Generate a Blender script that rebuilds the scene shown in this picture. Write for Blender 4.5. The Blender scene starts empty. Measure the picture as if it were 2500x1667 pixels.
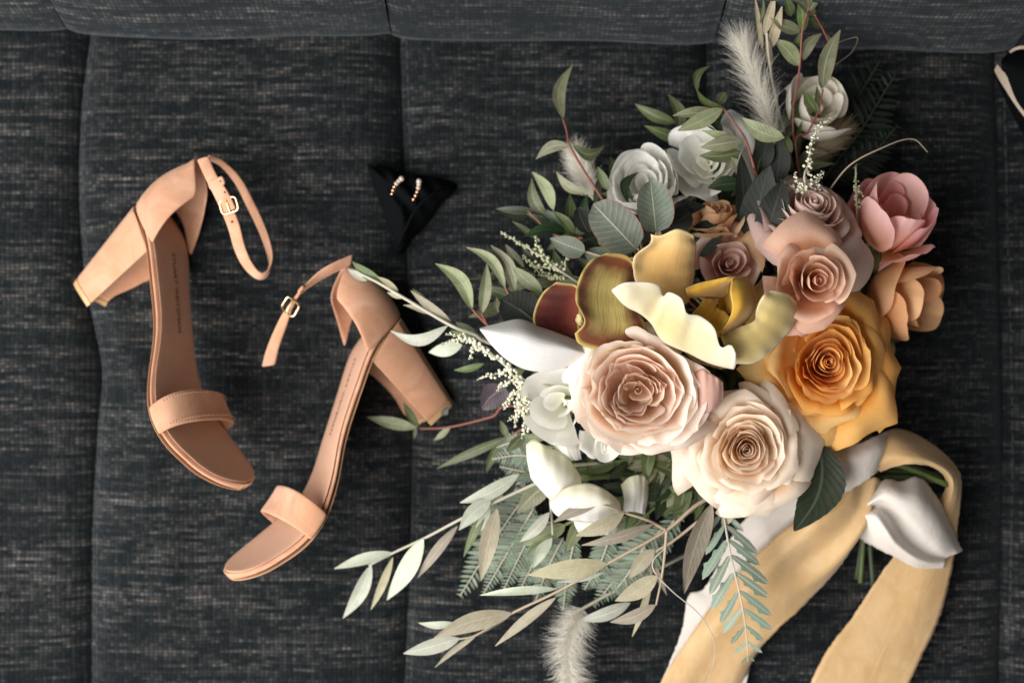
import bpy, math, random
from mathutils import Vector, Matrix, Quaternion
from math import sin, cos, pi, sqrt, radians

S = bpy.context.scene
COL = S.collection

# ------------------------------------------------------------------ camera
CAM_H = 1.10                 # metres above the seat
FRAME_W = 0.78               # width of the frame on the seat plane
cam_d = bpy.data.cameras.new('camera')
cam = bpy.data.objects.new('camera', cam_d)
COL.objects.link(cam)
cam.location = (0, 0, CAM_H)
cam.rotation_euler = (0, 0, 0)
cam_d.sensor_width = 36
cam_d.lens = 36 * CAM_H / FRAME_W
cam_d.clip_start = 0.05
cam_d.clip_end = 50
cam_d.dof.use_dof = True
cam_d.dof.focus_distance = CAM_H - 0.125
cam_d.dof.aperture_fstop = 2.8
cam_d.dof.aperture_blades = 8
S.camera = cam

# ------------------------------------------------------------------ world and lamps
w = bpy.data.worlds.new('World')
S.world = w
w.use_nodes = True
bg = w.node_tree.nodes['Background']
bg.inputs[0].default_value = (1.0, 0.95, 0.90, 1)
bg.inputs[1].default_value = 0.14

def area_lamp(name, loc, target, sx, sy, power, col):
    d = bpy.data.lights.new(name, 'AREA')
    d.shape = 'RECTANGLE'; d.size = sx; d.size_y = sy
    d.energy = power; d.color = col
    o = bpy.data.objects.new(name, d)
    COL.objects.link(o)
    o.location = loc
    v = Vector(target) - Vector(loc)
    o.rotation_euler = v.to_track_quat('-Z', 'Y').to_euler()
    return o
area_lamp('window_light', (-0.92, -0.46, 1.02), (0.0, 0.0, 0.05), 1.8, 1.3, 60, (1.0, 0.958, 0.905))

S.view_settings.view_transform = 'Standard'
S.view_settings.look = 'None'
S.view_settings.gamma = 1
S.view_settings.exposure = 0.0
S.view_settings.use_curve_mapping = False
S.render.engine = 'CYCLES'

# ------------------------------------------------------------------ helpers
def P(px, py, zcm):
    """photo pixel (2500 wide) at a height above the seat, in cm -> metres"""
    z = zcm / 100.0
    k = FRAME_W / 2500 * (CAM_H - z) / CAM_H
    return Vector(((px - 1250) * k, (833.5 - py) * k, z))

class Zoom:
    def __init__(s, x0, y0, k): s.x0, s.y0, s.k = x0, y0, k
    def __call__(s, x, y, z): return P(s.x0 + s.k * x, s.y0 + s.k * y, z)
ZA = Zoom(800, 1050, .4677)
ZD = Zoom(840, 560, .44)
ZE = Zoom(1250, 0, .4039)
ZF = Zoom(1550, 950, .4572)
ZG = Zoom(1250, 350, .3827)
ZP = Zoom(860, 370, .1594)
PX = Zoom(0, 0, 1)

def mesh(name, verts, faces, uvs=None, smooth=True):
    me = bpy.data.meshes.new(name)
    me.from_pydata([tuple(v) for v in verts], [], faces)
    if uvs is not None:
        l = me.uv_layers.new(name='UVMap')
        dat = []
        for lp in me.loops:
            dat.extend(uvs[lp.vertex_index])
        l.data.foreach_set('uv', dat)
    if smooth:
        me.polygons.foreach_set('use_smooth', [True] * len(me.polygons))
    me.update()
    return me

WL = {}    # world location of unrotated parents

def link(name, me, mat=None, parent=None, label=None, cat=None, group=None, kind=None):
    o = bpy.data.objects.new(name, me)
    COL.objects.link(o)
    if mat is not None and me is not None:
        if len(me.materials) == 0: me.materials.append(mat)
    if parent is not None: o.parent = parent
    if label: o['label'] = label
    if cat: o['category'] = cat
    if group: o['group'] = group
    if kind: o['kind'] = kind
    return o

def wobj(name, g, mat, parent=None, **kw):
    """object from world-space geometry (verts, faces, uvs); origin at its middle"""
    verts, faces, uvs = g
    c = Vector((0, 0, 0))
    for v in verts: c += v
    c /= len(verts)
    me = mesh(name, [v - c for v in verts], faces, uvs)
    o = link(name, me, mat, parent, **kw)
    o.location = c - (WL[parent.name] if parent else Vector((0, 0, 0)))
    WL[o.name] = c
    return o

def empty(name, loc, **kw):
    o = link(name, None, **kw)
    o.empty_display_size = 0.02
    o.location = loc
    WL[o.name] = Vector(loc)
    return o

def solidify(o, t, off=0.0):
    m = o.modifiers.new('solid', 'SOLIDIFY'); m.thickness = t; m.offset = off
    return o
def subsurf(o, n=1):
    m = o.modifiers.new('sub', 'SUBSURF'); m.levels = n; m.render_levels = n
    return o
def bevel(o, wd, seg=2):
    m = o.modifiers.new('bev', 'BEVEL'); m.width = wd; m.segments = seg; m.limit_method = 'ANGLE'
    return o

def grid(nu, nv, f, closed_u=False):
    V, F, U = [], [], []
    for j in range(nv):
        for i in range(nu):
            a = i / (nu if closed_u else nu - 1); b = j / (nv - 1)
            V.append(f(a, b)); U.append((a, b))
    for j in range(nv - 1):
        for i in range(nu if closed_u else nu - 1):
            i2 = (i + 1) % nu
            F.append((j * nu + i, j * nu + i2, (j + 1) * nu + i2, (j + 1) * nu + i))
    return V, F, U

def join(*gs):
    V, F, U = [], [], []
    for v, f, u in gs:
        n = len(V); V += v; U += (u if u else [(0, 0)] * len(v))
        F += [tuple(i + n for i in q) for q in f]
    return V, F, U

def cr(p, t):
    """Catmull-Rom through the points p at t in 0..1"""
    n = len(p) - 1
    if n == 0: return p[0]
    x = min(max(t, 0), 1) * n
    i = min(int(x), n - 1); s = x - i
    a = p[i - 1] if i > 0 else p[0] * 2 - p[1]
    b, c = p[i], p[i + 1]
    d = p[i + 2] if i + 2 <= n else p[n] * 2 - p[n - 1]
    return 0.5 * (2 * b + (c - a) * s + (2 * a - 5 * b + 4 * c - d) * s * s + (3 * b - a - 3 * c + d) * s ** 3)

def interp(tab, x):
    """smooth interpolation of a table of (x, y)"""
    if x <= tab[0][0]: return tab[0][1]
    if x >= tab[-1][0]: return tab[-1][1]
    for i in range(len(tab) - 1):
        if tab[i][0] <= x <= tab[i + 1][0]:
            x0, y0 = tab[i]; x1, y1 = tab[i + 1]
            m0 = (y1 - tab[i - 1][1]) / (x1 - tab[i - 1][0]) if i > 0 else (y1 - y0) / (x1 - x0)
            m1 = (tab[i + 2][1] - y0) / (tab[i + 2][0] - x0) if i + 2 < len(tab) else (y1 - y0) / (x1 - x0)
            h = x1 - x0; s = (x - x0) / h
            return (2*s**3 - 3*s*s + 1) * y0 + (s**3 - 2*s*s + s) * h * m0 + (-2*s**3 + 3*s*s) * y1 + (s**3 - s*s) * h * m1

def resample(pl, n):
    """polyline smoothed and resampled by arc length"""
    d = [cr(pl, i / 80) for i in range(81)]
    L = [0]
    for i in range(80): L.append(L[-1] + (d[i + 1] - d[i]).length)
    out = []; k = 0
    for i in range(n):
        s = L[-1] * i / (n - 1)
        while k < 79 and L[k + 1] < s: k += 1
        f = (s - L[k]) / max(1e-9, L[k + 1] - L[k])
        out.append(d[k].lerp(d[k + 1], min(1, max(0, f))))
    return out

def patch(rows, nu=26, nv=14, ruf=0.0, seed=0, fr=9, fray=0.0):
    """smooth surface through several edge-like rows of world points"""
    R = [resample(r, nu) for r in rows]
    rnd = random.Random(seed)
    ph = [rnd.uniform(0, 6.28) for _ in range(4)]
    def f(a, b):
        i = round(a * (nu - 1))
        p = cr([r[i] for r in R], b)
        if fray and (b < .001 or b > .999):
            d = (R[0][i] - R[-1][i]).normalized() * (1 if b < .5 else -1)
            p = p + d * (fray * rnd.uniform(-1, 1)) + Vector((0, 0, fray * rnd.uniform(-.6, .6)))
        if ruf:
            e = (2 * b - 1) ** 2
            p = p + Vector((0, 0, ruf * (0.25 + e) * (sin(fr * a + ph[0] + 2 * b) + .6 * sin(2.3 * fr * a + ph[1]))))
        return p
    return grid(nu, nv, f)

def tube(pts, r0, r1=None, seg=6, n=None, caps=True):
    if r1 is None: r1 = r0
    n = n or max(2, 6 * (len(pts) - 1))
    C = [cr(pts, i / n) for i in range(n + 1)]
    V, F, U = [], [], []
    up = Vector((0.13, 0.2, 1)).normalized()
    for i, c in enumerate(C):
        t = (C[min(i + 1, n)] - C[max(i - 1, 0)]).normalized()
        a = t.cross(up)
        if a.length < 1e-4: a = t.cross(Vector((1, 0, 0)))
        a.normalize(); b = t.cross(a)
        r = r0 + (r1 - r0) * i / n
        for k in range(seg):
            th = 2 * pi * k / seg
            V.append(c + a * (r * cos(th)) + b * (r * sin(th))); U.append((k / seg, i / n))
    for i in range(n):
        for k in range(seg):
            F.append((i * seg + k, i * seg + (k + 1) % seg, (i + 1) * seg + (k + 1) % seg, (i + 1) * seg + k))
    if caps:
        F.append(tuple(range(seg))[::-1]); F.append(tuple(n * seg + k for k in range(seg)))
    return V, F, U

def strip(pts, wid, nu=5, n=None, wmul=None, crown=0.0, wav=0.0, seed=0):
    """a band: pts = [(centre, width_vector)], half width = wid/2 along the width vector"""
    C = [p for p, _ in pts]; W = [q for _, q in pts]
    n = n or 8 * (len(pts) - 1)
    ph = random.Random(seed).uniform(0, 6)
    def f(a, b):
        c = cr(C, b); q = cr(W, b).normalized()
        t = (cr(C, min(1, b + .01)) - cr(C, max(0, b - .01))).normalized()
        nn = q.cross(t).normalized()
        if nn.z < 0: nn = -nn
        x = 2 * a - 1
        m = wmul(b) if wmul else 1
        return c + q * (x * wid / 2 * m) + nn * (crown * (1 - x * x) + wav * sin(3.1 * x + ph + 9 * b) * sin(17 * b + 2 * ph))
    return grid(nu, n + 1, f)

# ------------------------------------------------------------------ materials
class NT:
    def __init__(s, name):
        s.m = bpy.data.materials.new(name); s.m.use_nodes = True
        s.t = s.m.node_tree; s.t.nodes.clear()
        s.out = s.t.nodes.new('ShaderNodeOutputMaterial')
    def n(s, typ, ins=None, **kw):
        nd = s.t.nodes.new('ShaderNode' + typ)
        for k, v in kw.items(): setattr(nd, k, v)
        for k, v in (ins or {}).items(): s.set(nd.inputs[k], v)
        return nd
    def set(s, sock, v):
        if isinstance(v, bpy.types.NodeSocket): s.t.links.new(v, sock)
        elif isinstance(v, bpy.types.Node): s.t.links.new(v.outputs[0], sock)
        else:
            if isinstance(v, tuple) and len(v) == 3 and sock.type == 'RGBA': v = v + (1,)
            sock.default_value = v
    def math(s, op, a, b=None, c=None, clamp=False):
        ins = {0: a}
        if b is not None: ins[1] = b
        if c is not None: ins[2] = c
        return s.n('Math', ins, operation=op, use_clamp=clamp)
    def ramp(s, fac, pts, interp_='LINEAR'):
        r = s.n('ValToRGB', {0: fac}); e = r.color_ramp
        e.interpolation = interp_
        while len(e.elements) > 1: e.elements.remove(e.elements[-1])
        for i, (p, c) in enumerate(pts):
            el = e.elements[0] if i == 0 else e.elements.new(p)
            el.position = p; el.color = tuple(c) + (1,) if len(c) == 3 else c
        return r
    def mix(s, fac, a, b, blend='MIX'):
        nd = s.n('MixRGB', {0: fac, 1: a, 2: b}, blend_type=blend)
        return nd
    def noise(s, vec, scale, detail=3, rough=.5, dist=0.0):
        nd = s.n('TexNoise', {'Scale': scale, 'Detail': detail, 'Roughness': rough, 'Distortion': dist})
        if vec is not None: s.set(nd.inputs['Vector'], vec)
        return nd
    def finish(s, sh):
        s.t.links.new(sh.outputs[0] if isinstance(sh, bpy.types.Node) else sh, s.out.inputs[0]); return s.m

def map_range(N, v, a, b, c=0.0, d=1.0):
    return N.n('MapRange', {0: v, 1: a, 2: b, 3: c, 4: d})

def thin_shader(N, col, rough, trans, bump=None, spec=.3, tcol=None, sheen=0.0):
    b = N.n('BsdfPrincipled', {'Base Color': col, 'Roughness': rough, 'Specular IOR Level': spec, 'Sheen Weight': sheen})
    t = N.n('BsdfTranslucent', {'Color': tcol if tcol is not None else col})
    if bump is not None:
        N.set(b.inputs['Normal'], bump); N.set(t.inputs['Normal'], bump)
    return N.n('MixShader', {0: trans, 1: b, 2: t})

def tweed(name, axes='XY', gain=1.0):
    """charcoal slub weave, threads run along the first axis"""
    N = NT(name)
    tc = N.n('TexCoord')
    sep = N.n('SeparateXYZ', {0: tc.outputs['Object']})
    x = sep.outputs[0]; y = sep.outputs[1 if axes == 'XY' else 2]
    wob = N.noise(N.n('CombineXYZ', {0: x, 1: y}), 22, 2)
    y2 = N.math('ADD', y, N.math('MULTIPLY', N.math('SUBTRACT', wob.outputs[0], .5), .006))
    wob2 = N.noise(N.n('CombineXYZ', {0: y, 1: x, 2: 4.0}), 30, 2)
    x2 = N.math('ADD', x, N.math('MULTIPLY', N.math('SUBTRACT', wob2.outputs[0], .5), .005))
    ry = N.math('DIVIDE', y2, .0026 if axes == 'XY' else .0042); cx = N.math('DIVIDE', x2, .0034)
    row = N.math('FLOOR', ry); colu = N.math('FLOOR', cx)
    # slub yarns: brightness varies slowly along each row (weft) and, fainter, along each column (warp)
    sl = N.noise(N.n('CombineXYZ', {0: N.math('MULTIPLY', x, 20.0), 1: N.math('MULTIPLY', row, 9.37), 2: 1.7}), 1.0, 6, .74)
    slub = map_range(N, sl.outputs[0], .45, .68)
    rowamp = N.noise(N.n('CombineXYZ', {0: N.math('MULTIPLY', x, 4.0), 1: N.math('MULTIPLY', y, 70.0), 2: 8.1}), 1.0, 5, .7)
    rowsel = map_range(N, rowamp.outputs[0], .36, .66, .10, 1.0)
    wp = N.noise(N.n('CombineXYZ', {0: N.math('MULTIPLY', colu, 7.13), 1: N.math('MULTIPLY', y, 44.0), 2: 5.2}), 1.0, 3, .65)
    warp = map_range(N, wp.outputs[0], .45, .74)
    fx = N.math('FRACT', cx); fy = N.math('FRACT', ry)
    dx = N.math('MULTIPLY', N.math('ABSOLUTE', N.math('SUBTRACT', fx, .5)), 2.0)
    dy = N.math('MULTIPLY', N.math('ABSOLUTE', N.math('SUBTRACT', fy, .5)), 2.0)
    d2 = N.math('ADD', N.math('MULTIPLY', dx, dx), N.math('MULTIPLY', dy, dy))
    dot = map_range(N, d2, 1.1, .10)
    cell = N.n('TexWhiteNoise', {'Vector': N.n('CombineXYZ', {0: colu, 1: row})}, noise_dimensions='2D')
    cellv = map_range(N, cell.outputs[0], 0, 1, .25, 1.05)
    fleck = N.math('MULTIPLY', N.math('MULTIPLY', N.math('MULTIPLY', slub, rowsel), cellv), N.math('ADD', N.math('MULTIPLY', dot, .75), .25), clamp=True)
    fine = N.noise(N.n('CombineXYZ', {0: N.math('MULTIPLY', x, 420), 1: N.math('MULTIPLY', y, 900)}), 1.0, 3, .65)
    fine2 = map_range(N, fine.outputs[0], .30, .75)
    base = N.mix(N.math('MULTIPLY', fine2, N.math('ADD', .75, N.math('MULTIPLY', cell.outputs[0], .25))), (.0012, .0021, .0027), (.0120, .0178, .0218))
    base2 = N.mix(N.math('MULTIPLY', N.math('MULTIPLY', warp, N.math('ADD', .3, N.math('MULTIPLY', dot, .7))), N.math('MULTIPLY', cellv, .28)), base, (.085, .092, .096))
    tint = N.mix(N.n('TexWhiteNoise', {'Vector': N.n('CombineXYZ', {0: row, 1: colu})}, noise_dimensions='2D').outputs[0], (.245, .205, .182), (.205, .217, .225))
    blot = N.noise(N.n('CombineXYZ', {0: x, 1: y, 2: 3.0}), 14, 3, .6)
    col = N.mix(fleck, base2, tint)
    col = N.mix(1.0, col, N.ramp(blot.outputs[0], [(.25, (.70, .70, .70)), (.75, (1, 1, 1))]), 'MULTIPLY')
    hgt = N.math('ADD', N.math('MULTIPLY', dot, .6), N.math('MULTIPLY', fleck, .7))
    bmp = N.n('Bump', {'Strength': .5 if axes == 'XY' else .12, 'Distance': .0010, 'Height': hgt})
    b = N.n('BsdfPrincipled', {'Base Color': col, 'Roughness': .92, 'Specular IOR Level': .12, 'Sheen Weight': .16, 'Sheen Roughness': .45, 'Sheen Tint': (.75, .88, 1, 1), 'Normal': bmp})
    return N.finish(b)

def suede(name, c1, c2, nap=1.0):
    N = NT(name)
    tc = N.n('TexCoord')
    n1 = N.noise(tc.outputs['Object'], 30, 5, .62, 1.2)
    n2 = N.noise(tc.outputs['Object'], 900, 3, .7)
    col = N.mix(map_range(N, n1.outputs[0], .38, .66), c1, c2)
    col = N.mix(N.math('MULTIPLY', n2.outputs[0], .22), col, (c1[0]*.55, c1[1]*.5, c1[2]*.45))
    bmp = N.n('Bump', {'Strength': .25, 'Distance': .0004, 'Height': n2.outputs[0]})
    b = N.n('BsdfPrincipled', {'Base Color': col, 'Roughness': .85, 'Specular IOR Level': .18, 'Sheen Weight': .35 * nap, 'Sheen Roughness': .4, 'Sheen Tint': (1, .85, .75, 1), 'Normal': bmp})
    return N.finish(b)

def plain(name, c, rough=.5, metal=0.0, nscale=0, namp=.2, spec=.5, bump=0.0, sheen=0.0):
    N = NT(name)
    col = c
    b = N.n('BsdfPrincipled', {'Roughness': rough, 'Metallic': metal, 'Specular IOR Level': spec, 'Sheen Weight': sheen})
    tc = N.n('TexCoord')
    n = N.noise(tc.outputs['Object'], nscale or 60, 4, .6)
    N.set(b.inputs['Base Color'], N.mix(n.outputs[0], tuple(x * (1 - namp) for x in c), tuple(min(1, x * (1 + namp)) for x in c)))
    if bump:
        N.set(b.inputs['Normal'], N.n('Bump', {'Strength': bump, 'Distance': .0006, 'Height': n.outputs[0]}))
    return N.finish(b)

def petal_mat(name, base, mid, rim, trans=.30, spots=.5, vein=.35):
    N = NT(name)
    uv = N.n('UVMap'); sp = N.n('SeparateXYZ', {0: uv.outputs[0]})
    oi = N.n('ObjectInfo')
    tc = N.n('TexCoord')
    n1 = N.noise(tc.outputs['Object'], 55, 3, .6)
    v = N.math('ADD', sp.outputs[1], N.math('MULTIPLY', N.math('SUBTRACT', n1.outputs[0], .5), .30))
    col = N.ramp(v, [(0.0, base), (.52, mid), (.90, rim)], 'EASE')  # natural petal blend, pushed further to paint warm inner glow and pale lit rims
    hs = N.n('HueSaturation', {'Hue': map_range(N, oi.outputs['Random'], 0, 1, .488, .510), 'Saturation': map_range(N, oi.outputs['Random'], 0, 1, 1.12, .90), 'Value': map_range(N, oi.outputs['Random'], 0, 1, .95, 1.03), 'Color': col})
    ve = N.noise(N.n('CombineXYZ', {0: N.math('MULTIPLY', sp.outputs[0], 70), 1: N.math('MULTIPLY', sp.outputs[1], 3.0), 2: N.math('MULTIPLY', oi.outputs['Random'], 20)}), 1.0, 2, .55)
    col2 = N.mix(N.math('MULTIPLY', map_range(N, ve.outputs[0], .45, .75), vein), hs, tuple(x * .80 for x in mid))
    sn = N.noise(tc.outputs['Object'], 210, 3, .7)
    edge = map_range(N, sp.outputs[1], .72, 1.0)
    sm = N.math('MULTIPLY', N.math('MULTIPLY', map_range(N, sn.outputs[0], .69, .76), edge), spots, clamp=True)
    col2 = N.mix(N.math('MULTIPLY', map_range(N, sp.outputs[1], .965, .998), .30), col2, tuple(x * .86 for x in mid))
    col3 = N.mix(sm, col2, (mid[0] * .45, mid[1] * .28, mid[2] * .16))
    bmp = N.n('Bump', {'Strength': .22, 'Distance': .0010, 'Height': N.math('ADD', N.math('MULTIPLY', ve.outputs[0], .16), N.math('ADD', n1.outputs[0], N.math('MULTIPLY', sn.outputs[0], .35)))})
    return N.finish(thin_shader(N, col3, .66, trans, bmp, .15, sheen=.10))

def leaf_mat(name, c1, c2, rib, trans=.18, rough=.5, veins=.5, edge=None, ribw=.05):
    N = NT(name)
    uv = N.n('UVMap'); sp = N.n('SeparateXYZ', {0: uv.outputs[0]})
    tc = N.n('TexCoord'); oi = N.n('ObjectInfo')
    n1 = N.noise(tc.outputs['Object'], 130, 4, .65)
    col = N.mix(map_range(N, n1.outputs[0], .3, .7), c1, c2)
    hs = N.n('HueSaturation', {'Hue': map_range(N, oi.outputs['Random'], 0, 1, .475, .52), 'Saturation': map_range(N, oi.outputs['Random'], 0, 1, .8, 1.15), 'Value': map_range(N, oi.outputs['Random'], 0, 1, .75, 1.2), 'Color': col})
    au = N.math('ABSOLUTE', N.math('SUBTRACT', sp.outputs[0], .5))
    wv = N.math('SINE', N.math('MULTIPLY', N.math('SUBTRACT', sp.outputs[1], N.math('MULTIPLY', au, .45)), 62))
    vein = N.math('MULTIPLY', map_range(N, wv, .86, 1.0), veins)
    col2 = N.mix(N.math('MULTIPLY', vein, .55), hs, rib)
    midr = map_range(N, au, ribw, ribw * .35)
    col3 = N.mix(midr, col2, rib)
    if edge is not None:
        col3 = N.mix(N.math('MULTIPLY', map_range(N, au, .455, .495), .8), col3, edge)
    h = N.math('ADD', N.math('MULTIPLY', midr, .8), N.math('ADD', N.math('MULTIPLY', wv, .12), N.math('MULTIPLY', n1.outputs[0], .5)))
    bmp = N.n('Bump', {'Strength': .35, 'Distance': .0008, 'Height': h})
    return N.finish(thin_shader(N, col3, rough, trans, bmp, .4))

M = {}
M['tweed'] = tweed('tweed_seat', 'XY')
M['tweed_back'] = tweed('tweed_backrest', 'XZ')
M['suede'] = suede('tan_suede', (.53, .28, .17), (.67, .40, .28))
M['suede_b'] = suede('tan_suede_heel', (.53, .275, .165), (.64, .365, .245))
M['lining'] = plain('insole_leather', (.62, .38, .27), .42, nscale=120, namp=.08, spec=.35)
M['outsole'] = plain('outsole', (.40, .23, .13), .5, nscale=80)
M['tip'] = plain('heel_tip', (.50, .31, .15), .45, nscale=80, namp=.12)
M['gold'] = plain('gold_metal', (.90, .72, .42), .22, 1.0, namp=.05)
M['ink'] = plain('stamp_ink', (.10, .045, .025), .6)
M['hole'] = plain('punched_hole', (.09, .04, .025), .9)
M['black'] = plain('black_cloth', (.0028, .0034, .0040), .95, nscale=300, namp=.5, spec=.06, bump=.5)

# ------------------------------------------------------------------ sofa
SEAMS = [
    [(-640, 0), (-640, 1667)],
    [(212, 60), (188, 250), (181, 480), (198, 700), (236, 900), (226, 1060), (214, 1300), (212, 1700)],
    [(972, 60), (984, 400), (992, 650), (1003, 900), (1000, 1300), (984, 1700)],
    [(1728, 60), (1738, 600), (1750, 1100), (1742, 1700)],
    [(2440, 60), (2452, 600), (2462, 1100), (2450, 1700)],
    [(3200, 0), (3200, 1667)],
]
def seam_x(k, y):
    py = 833.5 - y / (FRAME_W / 2500)
    t = [(b, a) for a, b in SEAMS[k]]
    return (interp(t, py) - 1250) * FRAME_W / 2500

def vnoise(x, y, s=0):
    r = 0
    for k, (fx, fy, ph) in enumerate(((1.0, .6, .3), (-.7, 1.3, 2.1), (1.9, 1.1, 4.0), (.4, -2.3, 5.2))):
        r += sin(fx * x + fy * y + ph + s * 1.7) / (1 + .5 * k)
    return r / 2.4

def seat_h(x, y):
    """height of the padded seat"""
    for k in range(len(SEAMS) - 1):
        a, b = seam_x(k, y), seam_x(k + 1, y)
        if a <= x < b or k == len(SEAMS) - 2:
            d = min(x - a, b - x)
            d = max(d, 0)
            pad = 1 - math.exp(-d / .013)
            z = -.014 + .018 * pad
            z += .0035 * vnoise(x * 22, y * 11, k) * pad
            z += .0016 * vnoise(x * 60, y * 26, k + 3) * pad
            # pulled folds beside the first seam
            z += .0060 * math.exp(-((x + .292 + .02 * sin(y * 20)) / .011) ** 2 - ((y + .055) / .085) ** 2)
            z += .0030 * math.exp(-((x + .262 - .10 * (y + .2)) / .008) ** 2 - ((y + .16) / .06) ** 2)
            z += .0028 * math.exp(-((x + .06 + .1 * y) / .010) ** 2 - ((y + .10) / .07) ** 2)
            return z
    return 0

SEAT_Y0, SEAT_Y1 = -.42, .30
sofa = empty('sofa', (0, 0, -.06), label='charcoal tweed sofa with padded seat panels and darker seams under the shoes and bouquet', cat='sofa')
for k in range(len(SEAMS) - 1):
    nu = 44 if k in (0, 4) else 60
    def f(a, b, k=k):
        y = SEAT_Y0 + (SEAT_Y1 - SEAT_Y0) * b
        xa, xb = seam_x(k, y), seam_x(k + 1, y)
        e = .5 - .5 * cos(pi * a); e = .5 * e + .5 * a
        x = xa + (xb - xa) * e
        x = min(max(x, xa + .0004), xb - .0004)
        return Vector((x, y, seat_h(x, y)))
    V, F, U = grid(nu, 70, f)
    # fold the two long edges down into the seam
    n = len(V)
    for side in (0, nu - 1):
        base = len(V)
        for j in range(70):
            v = V[j * nu + side]; V.append(Vector((v.x + (.0012 if side == 0 else -.0012) * 0, v.y, v.z - .03))); U.append((0, 0))
        for j in range(69):
            q = (j * nu + side, (j + 1) * nu + side, base + j + 1, base + j)
            F.append(q if side == 0 else q[::-1])
    V2 = [v - Vector((0, 0, -.06)) for v in V]
    link('seat_panel', mesh('seat_panel', V2, F, U), M['tweed'], sofa)
# dark piping lying in the seams
for k in range(1, len(SEAMS) - 1):
    pts = []
    for j in range(13):
        y = SEAT_Y0 + (SEAT_Y1 - SEAT_Y0) * j / 12
        pts.append(Vector((seam_x(k, y), y, -.0155)))
    wobj('seam_cord', tube(pts, .0022, seg=6, n=36), M['tweed'], sofa)

M['seam_glint'] = plain('grey_seam_highlight', (.045, .050, .054), .8, nscale=300)  # grey dashes added to stand for the piping highlight beside each seam
for k in range(1, len(SEAMS) - 1):
    gs = []
    y = SEAT_Y0 + .02
    while y < SEAT_Y1 - .05:
        pp = []
        for yy in (y, y + .0035, y + .007):
            x = seam_x(k, yy) + .0055
            pp.append(Vector((x, yy, seat_h(x, yy) + .0004)))
        gs.append(tube(pp, .00045, n=3, seg=5)); y += .0095
    wobj('seam_highlight', join(*gs), M['seam_glint'], sofa, kind='stuff')

def back_y0(x):
    px = x / (FRAME_W / 2500) + 1250
    py = interp([(-400, 84), (0, 92), (180, 98), (200, 103), (560, 110), (940, 108), (975, 112), (1200, 116), (1700, 126), (1750, 130), (2400, 142), (3000, 150)], px)
    return (833.5 - py) * FRAME_W / 2500
BSEAMS = [-640, 188, 962, 1733, 2446, 3200]
for k in range(len(BSEAMS) - 1):
    xa = (BSEAMS[k] - 1250) * FRAME_W / 2500; xb = (BSEAMS[k + 1] - 1250) * FRAME_W / 2500
    def f(a, b, xa=xa, xb=xb, k=k):
        x = xa + .0006 + (xb - xa - .0012) * a
        d = min(x - xa, xb - x)
        pad = 1 - math.exp(-d / .012)
        # profile: under-roll, front face leaning back
        prof = [(.055, .004), (.022, .0015), (.006, .006), (0.0, .017), (.004, .035), (.017, .08), (.034, .14), (.07, .25), (.12, .40)]
        p = cr([Vector((q[0], q[1], 0)) for q in prof], b)
        y = back_y0(x) + p.x + .004 * (1 - pad) - .002 * vnoise(x * 25, p.y * 30, k)
        return Vector((x, y, p.y + .008)) - Vector((0, 0, -.06))
    link('backrest_panel', mesh('backrest_panel', *grid(40, 50, f)), M['tweed_back'], sofa)
# inner webbing below everything so that no gap shows through
f = lambda a, b: Vector((-.8 + 1.6 * a, -.44 + .95 * b, -.045)) - Vector((0, 0, -.06))
link('seat_deck', mesh('seat_deck', *grid(2, 2, f)), M['black'], sofa)

# ------------------------------------------------------------------ sandals
ZTOP = [(0, 8.15), (2, 8.10), (4, 7.6), (6, 6.5), (8, 5.35), (10, 4.15), (12, 2.75), (13.5, 1.95), (15, 1.45), (17, 1.25), (19.5, 1.35), (21.95, 1.75)]
WO = [(0, 0), (.12, .75), (.5, 1.42), (1.5, 2.1), (3, 2.48), (5, 2.5), (7, 2.4), (9, 2.35), (11, 2.75), (13, 3.45), (14.6, 3.8), (16.5, 3.45), (18.5, 2.75), (20.3, 1.75), (21.3, .75), (21.8, -.25), (21.95, -.95)]
WI = [(0, 0), (.12, .75), (.5, 1.42), (1.5, 2.1), (3, 2.42), (5, 2.3), (7, 2.05), (9, 2.0), (11, 2.3), (13, 2.95), (15, 3.4), (17, 3.5), (19, 3.4), (20.3, 3.05), (21.3, 2.35), (21.8, 1.6), (21.95, .95)]
def _toe(tab, side):
    out = [p for p in tab if p[0] < 18.6]
    for i in range(25):
        x = 18.6 + 3.35 * sin(pi / 2 * i / 24)
        hw = 3.05 * sqrt(max(0, 1 - ((x - 18.6) / 3.35) ** 2))
        c = -.42 - .45 * (x - 18.6) / 3.35
        out.append((x, side * c + hw))
    return out
WO = _toe(WO, 1); WI = _toe(WI, -1)
XS = [0, .05, .12, .3, .6, 1.0, 1.5, 2.2, 3, 4, 5, 6, 7, 8, 9, 10, 11, 12, 13, 14, 15, 16, 17, 18, 18.8, 19.4, 20.0, 20.5, 20.9, 21.25, 21.5, 21.7, 21.83, 21.91, 21.945]

def twist(x, y):
    t = min(1, max(0, (x - 13.0) / 5.0)); t = t * t * (3 - 2 * t)
    return -.17 * y * t

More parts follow.
